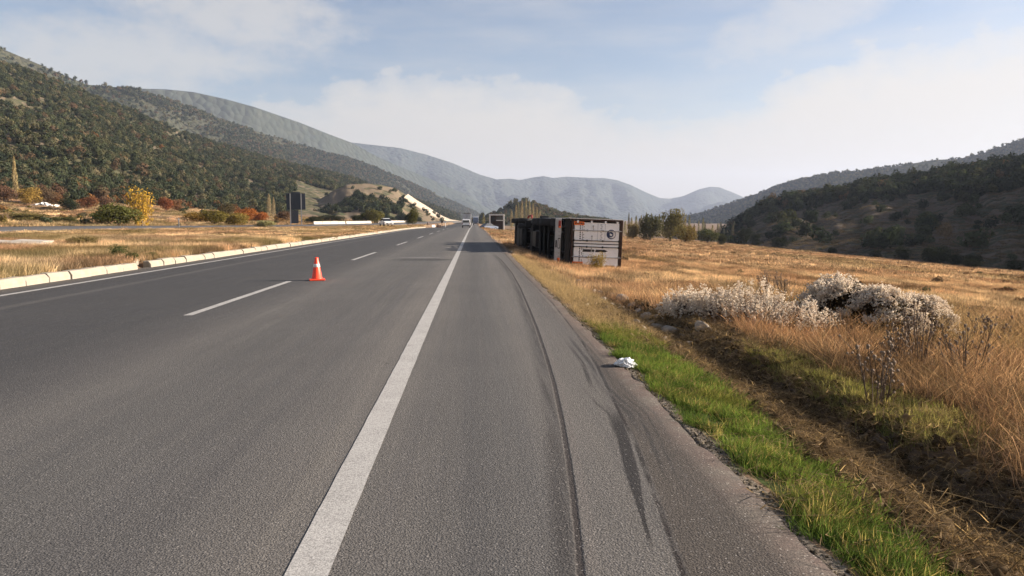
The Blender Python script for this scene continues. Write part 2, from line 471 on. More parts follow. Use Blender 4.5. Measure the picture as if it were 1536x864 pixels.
def m_leaf(name, inst, transl=.3, var=.25):
    m, t, out = newmat(name)
    if inst: c = attr(t, 'tint', 'INSTANCER').outputs['Color']
    else: c = nd(t, 'ShaderNodeObjectInfo').outputs['Color']
    v = attr(t, 'var').outputs['Fac']
    c = mix(t, 1.0, c, mix(t, v, (1 - var * 1.6, 1 - var * 1.6, 1 - var * 1.7), (1 + var * 1.8, 1 + var * 1.7, 1 + var * 1.3)), 'MULTIPLY')
    a = nd(t, 'ShaderNodeBsdfDiffuse', {0: c, 1: .8})
    b = nd(t, 'ShaderNodeBsdfTranslucent', {0: mix(t, 1.0, c, (1.1, 1.05, .8), 'MULTIPLY')})
    ms = nd(t, 'ShaderNodeMixShader', {0: transl, 1: a.outputs[0], 2: b.outputs[0]})
    t.links.new(ms.outputs[0], out.inputs[0])
    return m

def m_hill(name, bare, bare2, veg, veg2, vs_, cover, bd=2.0, rock=None):
    """hillside: bare soil with scrub cover as cells"""
    m, t, out = newmat(name)
    p = pos(t)
    v = nd(t, 'ShaderNodeTexVoronoi', {'Vector': p, 'Scale': vs_, 'Randomness': 1.0})
    vc = nd(t, 'ShaderNodeSeparateColor', {0: v.outputs['Color']})
    n1_ = noise(t, p, vs_ * .12, 6, .6); n2_ = noise(t, p, vs_ * 2.5, 4, .65); n3 = noise(t, p, vs_ * .03, 5, .55)
    cov = sstep(t, math_(t, 'ADD', math_(t, 'MULTIPLY', vc.outputs[1], .5), math_(t, 'MULTIPLY', n1_, 1.0)), 1.05 - cover * .9, 1.12 - cover * .9)
    ground = mix(t, n2_, bare, bare2)
    if rock: ground = mix(t, sstep(t, noise(t, p, vs_ * .4, 6, .7), .62, .7), ground, rock)
    vg = mix(t, vc.outputs[0], veg, veg2)
    vg = mix(t, sstep(t, n3, .35, .65, 0, .6), vg, mix(t, vc.outputs[2], veg2, bare))
    c = mix(t, cov, ground, vg)
    hh = math_(t, 'MULTIPLY', math_(t, 'SUBTRACT', .7, v.outputs['Distance']), cov)
    bsdf(t, out, c, .95, 0, hh, .8, bd, .05)
    return m

M = {}
M['asphalt'] = m_asphalt()
M['ground'] = m_ground()
M['leaf_i'] = m_leaf('foliage_scattered', True, .22, .3)
M['grass_i'] = m_leaf('grass_scattered', True, .38, .40)
M['leaf_o'] = m_leaf('foliage', False, .22, .3)
M['bark'] = simple('bark', (.11, .085, .06), .95, scale=8, amt=.5, dirt=(.05, .04, .03))
M['palebark'] = simple('pale_bark', (.24, .20, .15), .95, scale=8, amt=.4, dirt=(.12, .10, .07))
M['white'] = simple('white_paint', (.72, .71, .69), .45, amt=.22)
M['doorwhite'] = simple('container_paint', (.88, .88, .87), .5, amt=.22, scale=1.8, dirt=(.32, .29, .25))
M['rust'] = simple('rusted_steel', (.050, .024, .016), .8, amt=.6, scale=6, dirt=(.03, .02, .016))
M['darksteel'] = simple('dark_chassis_steel', (.010, .010, .010), .65, .1, amt=.3, scale=5, dirt=(.035, .028, .024))
M['steel'] = simple('galvanised_steel', (.34, .34, .34), .45, .7, amt=.3, scale=6)
M['greyplate'] = simple('grey_plate', (.42, .43, .44), .5, .2, amt=.3, scale=5)
M['rubber'] = simple('tyre_rubber', (.020, .019, .019), .85, amt=.5, scale=9, dirt=(.07, .06, .05))
M['red'] = simple('red_paint', (.22, .022, .016), .45, amt=.2)
M['orange'] = simple('orange_reflective', (.80, .16, .02), .4, amt=.15)
M['orange2'] = simple('cone_plastic', (.86, .075, .03), .42, amt=.10, spec=.5, dirt=(.4, .1, .06))
M['black'] = simple('black_paint', (.012, .012, .014), .5, amt=.2)
M['navy'] = simple('navy_emblem', (.02, .035, .10), .5, amt=.1)
M['glass'] = simple('dark_glass', (.02, .024, .028), .08, amt=.1, spec=.8)
M['concrete'] = simple('concrete', (.46, .42, .36), .9, amt=.5, scale=2.2, dirt=(.22, .19, .15), spec=.2)
M['kerb'] = simple('kerb_concrete', (.31, .28, .23), .9, amt=.8, scale=3.5, dirt=(.30, .24, .17), spec=.2)
M['plastic'] = simple('white_plastic_film', (.82, .83, .84), .3, amt=.05, spec=.6)
M['rock'] = simple('stone', (.34, .29, .23), .9, amt=.6, scale=7, dirt=(.14, .115, .09), spec=.2)
M['bluegrey'] = simple('blue_grey_paint', (.10, .13, .20), .4, amt=.1, spec=.6)
M['signback'] = simple('sign_back', (.030, .038, .052), .6, .1, amt=.35, scale=2, dirt=(.05, .055, .06))
M['greybox'] = simple('grey_box_body', (.46, .47, .49), .5, amt=.2)
M['teal'] = simple('dark_tarp', (.03, .035, .045), .6, amt=.2)

def m_paint():
    m, t, out = newmat('road_marking_paint')
    p = pos(t)
    a = noise(t, p, 60, 4, .7); b = noise(t, p, 3, 5, .65); g = noise(t, p, 130, 2, .6)
    c = mix(t, b, (.30, .29, .275), (.44, .43, .41))
    c = mix(t, sstep(t, math_(t, 'ADD', a, math_(t, 'MULTIPLY', b, .35)), .80, .66, .75, 0), c, (.10, .095, .09)) if False else mix(t, math_(t, 'MULTIPLY', sstep(t, math_(t, 'ADD', a, math_(t, 'MULTIPLY', b, .4)), .62, .50), .65), c, (.13, .125, .12))
    c = mix(t, 1.0, c, mix(t, sstep(t, g, .3, .7), (.62, .62, .62), (1.3, 1.3, 1.3)), 'MULTIPLY')
    bsdf(t, out, c, .75, 0, g, .4, .004, .25)
    return m
M['paint'] = m_paint()

# ------------------------------------------------------------------ scatter by geometry nodes
def scatter(name, mat, templates, pts, rot, scl, idx, tint, label=None):
    """templates: list of (V, F(list/array of tri/quads), var). One mesh holds templates and points."""
    V = []; Fc = []; var = []; tm = []; off = 0
    for k, (tv, tf, tvar) in enumerate(templates):
        V.append(tv); Fc += [[i + off for i in f] for f in (tf.tolist() if isinstance(tf, np.ndarray) else tf)]
        var.append(tvar); tm.append(np.full(len(tv), k)); off += len(tv)
    n = len(pts)
    V.append(pts); var.append(np.zeros(n)); tm.append(np.full(n, -1))
    nt_ = off
    pad = lambda a, wd: np.concatenate([np.zeros((nt_, wd)), a]) if wd > 1 else np.concatenate([np.zeros(nt_), a])
    me = mesh_np(name, np.concatenate(V), Fc, [mat], attrs={
        'var': ('FLOAT', 'POINT', np.concatenate(var)), 'tmpl': ('INT', 'POINT', np.concatenate(tm)),
        'rot': ('FLOAT_VECTOR', 'POINT', pad(rot, 3)), 'scl': ('FLOAT_VECTOR', 'POINT', pad(scl, 3)),
        'idx': ('INT', 'POINT', pad(idx, 1)), 'tint': ('FLOAT_VECTOR', 'POINT', pad(tint, 3))})
    o = link(bpy.data.objects.new(name, me))
    g = bpy.data.node_groups.new(name + '_scatter', 'GeometryNodeTree')
    g.interface.new_socket('Geometry', in_out='INPUT', socket_type='NodeSocketGeometry')
    g.interface.new_socket('Geometry', in_out='OUTPUT', socket_type='NodeSocketGeometry')
    gi = g.nodes.new('NodeGroupInput'); go = g.nodes.new('NodeGroupOutput')
    def na(nm, typ):
        x = g.nodes.new('GeometryNodeInputNamedAttribute'); x.data_type = typ; x.inputs[0].default_value = nm
        return x.outputs[0]
    def sep_(k):
        s = g.nodes.new('GeometryNodeSeparateGeometry'); s.domain = 'POINT'
        c = g.nodes.new('FunctionNodeCompare'); c.data_type = 'INT'; c.operation = 'EQUAL'
        ii = [i for i in c.inputs if i.type == 'INT']
        g.links.new(na('tmpl', 'INT'), ii[0]); ii[1].default_value = k
        g.links.new(gi.outputs[0], s.inputs[0]); g.links.new(c.outputs[0], s.inputs[1])
        return s.outputs[0]
    j = g.nodes.new('GeometryNodeJoinGeometry')
    for k in range(len(templates)):
        q = g.nodes.new('GeometryNodeGeometryToInstance')
        g.links.new(sep_(k), q.inputs[0]); g.links.new(q.outputs[0], j.inputs[0])
    ip = g.nodes.new('GeometryNodeInstanceOnPoints')
    g.links.new(sep_(-1), ip.inputs['Points']); g.links.new(j.outputs[0], ip.inputs['Instance'])
    ip.inputs['Pick Instance'].default_value = True
    g.links.new(na('idx', 'INT'), ip.inputs['Instance Index'])
    g.links.new(na('rot', 'FLOAT_VECTOR'), ip.inputs['Rotation'])
    g.links.new(na('scl', 'FLOAT_VECTOR'), ip.inputs['Scale'])
    g.links.new(ip.outputs[0], go.inputs[0])
    md = o.modifiers.new('scatter', 'NODES'); md.node_group = g
    return tag(o, label, None, None, 'stuff')

def blades(n, hmin, hmax, spread, width, lean=.35, curl=.5, seed=0, seg=3, flat=False, heads=0.0):
    r = np.random.RandomState(seed)
    V = []; Fc = []; var = []
    for i in range(n):
        a = r.rand() * 2 * PI; rad = spread * math.sqrt(r.rand())
        b = np.array([rad * math.cos(a), rad * math.sin(a), -.02])
        h = hmin + (hmax - hmin) * r.rand()
        d_ = r.rand() * 2 * PI; ln = lean * (r.rand() ** .7)
        dirv = np.array([math.cos(d_), math.sin(d_), 0])
        wd = width * (.6 + .8 * r.rand()); f_ = r.rand() * PI
        side = np.array([math.cos(f_), math.sin(f_), 0])
        o0 = len(V)
        vv = r.rand()
        for k in range(seg + 1):
            tt = k / seg
            c = b + dirv * h * (ln * tt + curl * ln * tt * tt * 1.5) + np.array([0, 0, h * tt * (1 - .35 * curl * ln * tt)])
            if flat: c[2] = .01 + .05 * r.rand() + .3 * h * tt * r.rand() * .3
            ww = wd * (1 - tt) ** .6 * .5 if not (heads and tt > .7) else wd * heads * (1.0 if k < seg else .2)
            if k == seg and not heads: V.append(c); var.append(vv)
            else: V.append(c - side * ww); V.append(c + side * ww); var += [vv, vv]
        for k in range(seg):
            a0 = o0 + 2 * k
            if k == seg - 1 and not heads: Fc.append([a0, a0 + 1, a0 + 2])
            else: Fc.append([a0, a0 + 1, a0 + 3, a0 + 2])
    return np.array(V), Fc, np.array(var)

def crown(seed, n, leaf, lobes=7, sx=1.0, sz=1.0, hollow=.35, zoff=0.0, aspect=1.0, up=0.0, shell=0.0):
    """leaf-sized faces spread through uneven lobes of a crown about unit radius, base near z=0"""
    r = np.random.RandomState(seed)
    L = []
    for i in range(lobes):
        a = r.rand() * 2 * PI; q = .15 + .5 * r.rand()
        L.append((q * math.cos(a), q * math.sin(a), .45 + r.rand() * 1.05, .33 + .3 * r.rand()))
    L.append((0, 0, .85, .6))
    V = []; Fc = []; var = []
    L = np.array(L); wts = L[:, 3] ** 2; wts /= wts.sum()
    li = r.choice(len(L), n, p=wts)
    d_ = r.normal(size=(n, 3)); d_ /= np.linalg.norm(d_, axis=1)[:, None]
    rad = (hollow + (1 - hollow) * r.rand(n) ** .5)
    c = L[li, :3] + d_ * (L[li, 3] * rad)[:, None] * (1 + .25 * (r.rand(n) - .5))[:, None]
    clump = vnoise(c[:, 0] * 5 + c[:, 2] * 3, c[:, 1] * 5 - c[:, 2] * 2, seed)
    keep = (clump > .22) & (c[:, 2] > .02)
    c = c[keep]; clump = clump[keep]; n = len(c); dk = d_[keep]
    c = c * np.array([sx, sx, sz]); c[:, 2] += zoff
    t1 = r.normal(size=(n, 3)); t1 /= np.linalg.norm(t1, axis=1)[:, None]
    if up: t1 = t1 * (1 - up) + np.array([0, 0, 1]) * up; t1 /= np.linalg.norm(t1, axis=1)[:, None]
    if shell:
        nn_ = dk + r.normal(size=(n, 3)) * (1 - shell); t1 = np.cross(nn_, r.normal(size=(n, 3))); t1 /= np.linalg.norm(t1, axis=1)[:, None]
    t2 = np.cross(nn_ if shell else t1, t1 if shell else r.normal(size=(n, 3))); t2 /= np.linalg.norm(t2, axis=1)[:, None]
    s = leaf * (.5 + r.rand(n))[:, None]
    A = c - t1 * s * aspect; B = c + t2 * s * .6; Cc = c + t1 * s * aspect; D = c - t2 * s * .6
    V = np.stack([A, B, Cc, D], 1).reshape(-1, 3)
    Fc = np.arange(4 * n).reshape(n, 4)
    vr = np.clip(.25 + .6 * clump + .5 * (r.rand(n) - .5), 0, 1)
    return V, Fc, np.repeat(vr, 4)

# ------------------------------------------------------------------ ground sheet
def spaced(segs):
    """segs: list of (start, end, step0, step1)"""
    out = []
    for a, b, s0, s1 in segs:
        x = a
        while x < b - 1e-6:
            out.append(x); f = (x - a) / (b - a); x += s0 + (s1 - s0) * f
    out.append(segs[-1][1])
    return np.array(out)
gx = np.concatenate([-spaced([(11.0, 60, .5, 3), (60, 300, 4, 14), (300, 3000, 20, 250), (3000, 9000, 1000, 2000)])[::-1], [-10.98, 1.5, 1.58],
                     spaced([(1.62, 5.0, .035, .05), (5.0, 14, .08, .5), (14, 100, .6, 4), (100, 400, 6, 30), (400, 3000, 60, 300), (3000, 9000, 1000, 2000)])])
gy = spaced([(-60, -2, 6, 1), (-2, 2, .3, .06), (2, 10, .05, .09), (10, 26, .1, .3), (26, 100, .35, 1.6), (100, 450, 2, 10), (450, 3000, 15, 150), (3000, 9000, 500, 1500)])
GX, GY = np.meshgrid(gx, gy)
GZ = H(GX, GY) + detail(GX, GY)
def zones(x, y):
    e0 = 1.77 + (fbm(y * 2.2, x * 0 + 1, 3, 51) - .5) * .22
    e1 = np.interp(y, [2, 3.5, 6, 12], [2.05, 2.2, 2.46, 2.52]) + (fbm(y * 1.5, x * 0 + 4, 3, 52) - .5) * .3
    g = sst(e0 - .06, e0 + .06, x) * sst(e1 + .1, e1 - .1, x) * sst(12.2, 10.4, y)
    g2 = .75 * sst(3.55, 3.75, x) * sst(4.7, 4.2, x) * sst(5.2, 6.2, y) * sst(11, 8.8, y)
    dd = sst(e1 - .05, e1 + .15, x) * sst(3.95, 3.6, x + .25 * (fbm(y * .9, x * 0 + 8, 3, 53) - .5)) * sst(24, 14, y)
    dd = np.maximum(dd, sst(1.9, 2.5, x) * sst(4.4, 3.9, x) * sst(9, 11.5, y) * sst(30, 22, y) * .8)
    gr_ = sst(e0 + .0, e0 - .08, x) * sst(1.4, 1.6, x) * sst(60, 25, y)
    return g, g2, dd, gr_
zg, zg2, zd, zgr = zones(GX, GY)
zone = np.stack([np.maximum(zg, zg2), zd, zgr, np.ones_like(zg)], -1).reshape(-1, 4)
me = mesh_np('ground', np.stack([GX, GY, GZ], -1).reshape(-1, 3), grid_faces(len(gx), len(gy)), [M['ground']], True, attrs={'zone': ('FLOAT_COLOR', 'POINT', zone)})
tag(link(bpy.data.objects.new('ground', me)), kind='structure')

# ------------------------------------------------------------------ road
def curve_x(pts):
    g = sorted([(G(*p).y, G(*p).x) for p in pts]); a = np.array(g)
    return lambda y: np.interp(y, a[:, 0], a[:, 1])
Xg = curve_x([(740, 380), (752, 390), (768, 410), (780, 432), (792, 460), (806, 495), (817.6, 530), (832, 580), (843, 633), (852, 687), (859.7, 740), (866, 800), (871, 864), (880, 1000)])
Xj = curve_x([(775, 400), (800, 425), (830, 455), (850, 480), (873.7, 511), (898, 550), (925, 605), (958, 670), (997, 773), (1030, 864), (1070, 1000)])
Xs = curve_x([(868, 545), (880, 580), (898, 600), (922, 621), (934, 655), (941.5, 684), (950, 715), (958, 750), (967, 785), (977, 822), (985, 864)])
ry = spaced([(-8, 2, .5, .1), (2, 12, .06, .1), (12, 60, .12, .5), (60, 700, 1, 12)])
rx = [-10.98, -9.9, -7.5, -4.8, -2.5, -.7, .2, .7, 1.1, 1.4]
redge = 1.63 + (fbm(ry * 2.0, ry * 0, 4, 77) - .5) * .14 * sst(30, 10, ry) + (fbm(ry * 14, ry * 0 + 3, 2, 78) - .5) * .02 * sst(20, 8, ry)
RX = np.concatenate([np.repeat(np.array(rx)[None, :], len(ry), 0), redge[:, None], redge[:, None] + .012], 1)
RYY = np.repeat(ry[:, None], RX.shape[1], 1)
RZ = zr(RYY) + .0; RZ[:, -1] -= .14
at = lambda f: ('FLOAT', 'POINT', (RX - f(RYY)).ravel())
me = mesh_np('road', np.stack([RX, RYY, RZ], -1).reshape(-1, 3), grid_faces(RX.shape[1], len(ry)), [M['asphalt']], False, attrs={'dxj': at(Xj), 'dxg': at(Xg), 'dxs': at(Xs)})
tag(link(bpy.data.objects.new('road', me)), kind='structure')

def strip(name, x0, x1, ys, dz=.004, mat=M['paint'], jit=.0):
    ys = np.asarray(ys)
    j = (vnoise(ys * 17, ys * 0 + x0 * 3, 5) - .5) * jit * .5
    a = np.stack([x0 + j, ys, zr(ys) + dz], 1); b = np.stack([x1 + j * .6, ys, zr(ys) + dz], 1)
    V = np.stack([a, b], 1).reshape(-1, 3)
    o = link(bpy.data.objects.new(name, mesh_np(name, V, grid_faces(2, len(ys)), [mat])))
    return tag(o, kind='structure')
strip('edge_line', -.865, -.665, spaced([(-6, 20, .12, .3), (20, 700, .5, 12)]), jit=.02)
strip('edge_line', -10.02, -9.86, spaced([(0, 60, .4, .6), (60, 168, 1, 4)]), jit=.02)
y0 = 12.6
while y0 < 560:
    strip('lane_dash', -4.86, -4.71, np.linspace(y0, y0 + 6.9, 14), jit=.015)
    y0 += 17.0

# opposite carriageway: a ribbon following its own line
n = 90
yy = np.concatenate([np.linspace(40, 200, 60), np.linspace(205, 900, 50)])
xc, zc = opp_xz(yy)
V = []
for dx_, dz_ in ((-6.2, -.5), (-6.0, .0), (-3, .03), (0, .05), (3, .03), (6.0, .0), (6.2, -.5)):
    V.append(np.stack([xc + dx_, yy, zc + dz_ + .08 - dx_ * .022], 1))
V = np.stack(V, 1).reshape(-1, 3)
def m_asph2():
    m, t, out = newmat('old_asphalt'); p = pos(t)
    c = mix(t, noise(t, p, .8, 5), (.075, .073, .072), (.13, .125, .12))
    bsdf(t, out, c, .85, 0, noise(t, p, 40, 3), .3, .01, .2)
    return m
M['asphalt2'] = m_asph2()
tag(link(bpy.data.objects.new('opposite_road', mesh_np('opposite_road', V, grid_faces(7, len(yy)), [M['asphalt2']]))), kind='structure')

# ------------------------------------------------------------------ hills
class Hill: pass
def make_hill(name, crest, foot, nu, nv, mat, amp=0.0, nscale=.01, gully=0.0, gs=.02, pw=1.1, back=1.0, seed=1, kind='structure'):
    cp = np.array(crest, float); fp = np.array(foot, float)
    px0, px1 = cp[0, 0], cp[-1, 0]
    us = np.linspace(0, 1, nu)
    cpx = px0 + (px1 - px0) * us
    fpx = np.interp(cpx, fp[:, 3] if fp.shape[1] > 3 else fp[:, 0], fp[:, 0])
    def line(px, tab):
        py = np.interp(px, tab[:, 0], tab[:, 1]); Yd = np.exp(np.interp(px, tab[:, 0], np.log(tab[:, 2])))
        v = np.stack([px - CX, -(py - CY), np.full_like(px, -F)], 1) @ RM.T
        v = v / v[:, 1:2]
        return v * Yd[:, None] + np.array([0, 0, CAMH])
    Cr = line(cpx, cp); Fo = line(fpx, fp)
    vv = np.concatenate([np.linspace(-.06, 1, nv), 1 + np.array([.06, .14, .3, .6, 1.0])])
    A = np.zeros((len(vv), nu, 3))
    for j, v in enumerate(vv):
        if v <= 1:
            A[j, :, :2] = Fo[:, :2] + (Cr[:, :2] - Fo[:, :2]) * v
            A[j, :, 2] = Fo[:, 2] + (Cr[:, 2] - Fo[:, 2]) * (np.sign(v) * abs(v) ** pw)
        else:
            q = v - 1
            A[j, :, :2] = Cr[:, :2] + (Cr[:, :2] - Fo[:, :2]) * q * back
            A[j, :, 2] = Cr[:, 2] - (Cr[:, 2] - Fo[:, 2] + 10) * (q ** 1.3)
    env = np.sin(np.clip(vv, 0, 1) * PI)[:, None] ** .8
    A[:, :, 2] += amp * env * (fbm(A[:, :, 0] * nscale, A[:, :, 1] * nscale, 5, seed) - .5) * 2
    if gully:
        along = np.linspace(0, 1, nu)[None, :] * nu * gs + (vv[:, None] - .5) * .6
        rg = np.abs(fbm(along * 1.0, vv[:, None] * .8 + 0 * along, 4, seed + 5) - .5) * 2
        A[:, :, 2] += -gully * env * (1 - rg) ** 3
    me = mesh_np(name, A.reshape(-1, 3), grid_faces(nu, len(vv)), [mat], True)
    o = tag(link(bpy.data.objects.new(name, me)), kind=kind)
    h = Hill(); h.A = A[:nv + 1]; h.vv = vv[:nv + 1]; h.nu = nu
    return h
def sample_hill(h, n, dens, seed):
    """random surface points by area and density(u,v,x,y)"""
    r = np.random.RandomState(seed)
    A = h.A; d1 = A[1:, :-1] - A[:-1, :-1]; d2 = A[:-1, 1:] - A[:-1, :-1]
    ar = np.linalg.norm(np.cross(d1, d2), axis=2)
    cx_ = A[:-1, :-1, 0]; cy_ = A[:-1, :-1, 1]
    u = (np.arange(h.nu - 1) / h.nu)[None, :] + 0 * ar; v = h.vv[:-1][:, None] + 0 * ar
    wt = ar * dens(u, v, cx_, cy_) * (v >= 0) * (v < 1)
    tot = wt.sum()
    p = (wt / tot).ravel()
    ci = r.choice(len(p), n, p=p); jj, ii = np.divmod(ci, h.nu - 1)
    a = r.rand(n)[:, None]; b = r.rand(n)[:, None]
    pts = (A[jj, ii] * (1 - a) + A[jj, ii + 1] * a) * (1 - b) + (A[jj + 1, ii] * (1 - a) + A[jj + 1, ii + 1] * a) * b
    return pts, (ii + a[:, 0]) / h.nu, h.vv[jj] + b[:, 0] * (h.vv[1] - h.vv[0]), tot

hm_near = m_hill('scrub_hillside', (.115, .09, .06), (.19, .15, .105), (.045, .055, .030), (.085, .082, .045), .22, .5, 1.5, rock=(.33, .29, .25))
hm_mid = m_hill('wooded_hillside', (.055, .052, .042), (.085, .075, .058), (.028, .040, .026), (.070, .068, .042), .12, .85, 5.0, rock=(.12, .11, .09))
hm_far = m_hill('far_wooded_hills', (.055, .060, .048), (.085, .085, .066), (.022, .034, .026), (.045, .052, .038), .035, .9, 14.0, rock=(.15, .14, .125))
hm_right = m_hill('bare_slope', (.080, .062, .046), (.125, .098, .074), (.030, .038, .020), (.060, .055, .032), .35, .35, .8, rock=(.15, .125, .10))
hm_cut = m_hill('bare_spur', (.115, .09, .058), (.205, .16, .112), (.05, .06, .03), (.09, .085, .05), .20, .25, 1.0, rock=(.38, .32, .26))

L1c = [(-900, -250, 420), (-400, -70, 520), (-150, 30, 570), (0, 94, 600), (60, 112, 620), (120, 137, 640), (200, 168, 680), (300, 208, 740), (400, 238, 820), (470, 254, 880), (530, 268, 950), (580, 288, 1020), (640, 305, 1150), (690, 322, 1300)]
L1f = [(-900, 299, 105), (-300, 300, 165), (0, 302, 195), (160, 308, 225), (300, 321, 260), (480, 328, 325), (560, 333, 420), (690, 335, 1000)]
L1 = make_hill('hill', L1c, L1f, 170, 60, hm_near, 9, .012, 7, .05, 1.08, seed=3)
L2c = [(-700, -150, 1000), (-200, 10, 1150), (0, 72, 1250), (60, 97, 1300), (130, 127, 1350), (200, 133, 1400), (250, 148, 1450), (350, 186, 1600), (440, 214, 1750), (490, 230, 1850), (520, 236, 1900), (560, 251, 2000), (600, 268, 2100), (650, 290, 2300), (700, 312, 2500), (725, 324, 2700)]
L2f = [(-700, 310, 600), (0, 310, 800), (400, 320, 1000), (560, 330, 1250), (725, 334, 2100)]
L2 = make_hill('hill', L2c, L2f, 200, 50, hm_mid, 30, .004, 30, .06, 1.05, seed=11)
L3c = [(-300, 95, 2700), (100, 128, 2700), (215, 133, 2700), (250, 134, 2750), (290, 138, 2800), (340, 149, 2850), (380, 160, 2900), (450, 184, 3100), (490, 200, 3200), (530, 215, 3400), (560, 232, 3500), (600, 250, 3700), (640, 266, 3900), (700, 292, 4200), (740, 318, 4500)]
L3f = [(-300, 315, 1800), (740, 333, 3500)]
L3 = make_hill('hill', L3c, L3f, 260, 60, hm_far, 85, .0035, 26, .05, 1.0, seed=19)
L4c = [(250, 215, 5200), (450, 205, 5200), (530, 214, 5300), (565, 218, 5300), (600, 222, 5300), (640, 232, 5400), (680, 245, 5400), (720, 262, 5500), (745, 269, 5500), (765, 268, 5600), (780, 270, 5600), (800, 266, 5700), (815, 264, 5700), (830, 267, 5700), (850, 265, 5800), (890, 267, 5800), (905, 267, 5900), (925, 270, 6000), (945, 277, 6000), (970, 289, 6100), (990, 297, 6200), (1005, 298, 6300), (1025, 294, 6400), (1048, 284, 6500), (1065, 280, 6500), (1080, 281, 6500), (1100, 289, 6500), (1118, 297, 6500), (1150, 312, 6500), (1250, 320, 6500)]
L4f = [(250, 333, 4200), (1250, 334, 5000)]
L4 = make_hill('hill', L4c, L4f, 300, 60, hm_far, 130, .0028, 50, .07, 1.0, seed=29)
R3c = [(985, 340, 1900), (1010, 328, 1850), (1060, 316, 1800), (1100, 303, 1750), (1130, 293, 1700), (1160, 281, 1650), (1200, 270, 1600), (1235, 262, 1550), (1260, 259, 1500), (1300, 256, 1480), (1340, 250, 1450), (1400, 240, 1400), (1440, 238, 1380), (1480, 228, 1350), (1536, 208, 1300), (1700, 170, 1200), (2200, 60, 1000)]
R3f = [(985, 348, 1300), (1200, 352, 900), (1536, 352, 800), (2200, 352, 650)]
R3 = make_hill('hill', R3c, R3f, 160, 40, hm_mid, 22, .005, 20, .06, 1.05, seed=37)
R1c = [(1078, 366, 300), (1088, 352, 330), (1100, 342, 345), (1115, 330, 350), (1130, 319, 350), (1160, 305, 345), (1200, 297, 340), (1250, 290, 330), (1300, 281, 318), (1350, 275, 305), (1400, 265, 292), (1450, 257, 280), (1500, 251, 268), (1536, 247, 260), (1650, 215, 235), (1900, 150, 190), (2300, 50, 150)]
R1f = [(1078, 368, 240), (1100, 367, 225), (1180, 374, 180), (1260, 381, 155), (1340, 388, 135), (1400, 393, 125), (1470, 398, 115), (1536, 403, 105), (1700, 417, 88), (1900, 434, 72), (2300, 470, 52)]
R1 = make_hill('hill', R1c, R1f, 220, 70, hm_right, 2.6, .05, 1.6, .12, .95, seed=43)
CMc = [(705, 333, 640), (735, 322, 640), (760, 310, 640), (772, 304, 650), (783, 301, 650), (795, 305, 660), (815, 312, 670), (835, 320, 680), (870, 328, 700), (920, 334, 700)]
CMf = [(705, 336, 520), (920, 338, 520)]
CM = make_hill('hill', CMc, CMf, 90, 24, hm_mid, 4, .02, 4, .05, 1.0, seed=47)
SPc = [(470, 305, 460), (500, 286, 465), (520, 277, 470), (545, 275, 480), (570, 277, 490), (592, 282, 500), (610, 293, 510), (625, 303, 520), (645, 315, 530), (662, 325, 545), (680, 333, 560)]
SPf = [(470, 331, 345), (560, 333, 370), (640, 334, 420), (680, 336, 500)]
SP = make_hill('hill', SPc, SPf, 90, 30, hm_cut, 3.0, .03, 2.5, .06, 1.0, seed=53)
# pale road cut along the end of the spur
def m_cut():
    m, t, out = newmat('road_cut_rock'); p = pos(t)
    c = mix(t, noise(t, scaled(t, p, (1, 1, 3)), .3, 6, .7), (.25, .20, .15), (.56, .48, .39))
    bsdf(t, out, c, .95, 0, noise(t, p, .5, 5), .8, .8, .1)
    return m
M['cut'] = m_cut()
cut_top = [(612, 291), (625, 300), (640, 309), (652, 317), (664, 324), (676, 329), (700, 333)]
cut_bot = [(606, 296), (618, 306), (634, 315), (646, 323), (658, 330), (668, 334), (700, 337)]
V = []
for (a, b) in zip(cut_top, cut_bot):
    k = (a[0] - 612) / 88
    V += [tuple(P(a[0], a[1], 500 + 60 * k)), tuple(P((a[0] + b[0]) / 2 + .5, (a[1] + b[1]) / 2 - .5, 490 + 60 * k)), tuple(P(b[0], b[1], 480 + 60 * k)), tuple(P(b[0], b[1] + 4, 486 + 60 * k))]
tag(link(bpy.data.objects.new('cliff', mesh_np('cliff', V, grid_faces(4, 7), [M['cut']], True))), kind='structure')

# ------------------------------------------------------------------ scrub and woods on the hills
tm_shrub = [crown(100 + k, 260, .16, 5, 1.0, .8 + .08 * k, .75, shell=.72) for k in range(5)]
tm_low = [crown(200 + k, 80, .27, 4, 1.0, .9, .8, shell=.75) for k in range(3)]
def tints(n, palette, wts, seed, jit=.18):
    r = np.random.RandomState(seed)
    p = np.array(palette)[r.choice(len(palette), n, p=np.array(wts) / sum(wts))]
    return p * (1 + jit * (r.rand(n, 1) - .5) * 2) * (1 + .08 * (r.rand(n, 3) - .5))
def hill_woods(name, h, n, dens, smin, smax, tmpl, seed, palette, wts, label, tintf=None, skip=None):
    pts, u, v, tot = sample_hill(h, n, dens, seed)
    r = np.random.RandomState(seed + 1)
    if skip is not None:
        k = skip(pts); pts, u, v = pts[k], u[k], v[k]; n = len(pts)
    s = smin + (smax - smin) * r.rand(n) ** 1.6
    scl = np.stack([s * (.9 + .35 * r.rand(n)), s * (.9 + .35 * r.rand(n)), s * (.8 + .4 * r.rand(n))], 1)
    rot = np.stack([np.zeros(n), np.zeros(n), r.rand(n) * 6.28], 1)
    tn = tints(n, palette, wts, seed + 2)
    if tintf is not None: tn = tintf(tn, u, v, r)
    pts = pts - np.array([0, 0, .15])
    scatter(name, M['leaf_i'], tmpl, pts, rot, scl, r.randint(0, len(tmpl), n), tn, label)
GREEN = (.054, .066, .040); OLIVE = (.110, .106, .062); DARK = (.032, .042, .028); BROWN = (.13, .092, .06); ORANGE = (.24, .12, .05); GOLD = (.32, .22, .065); RED = (.135, .080, .055); PALE = (.17, .15, .095)
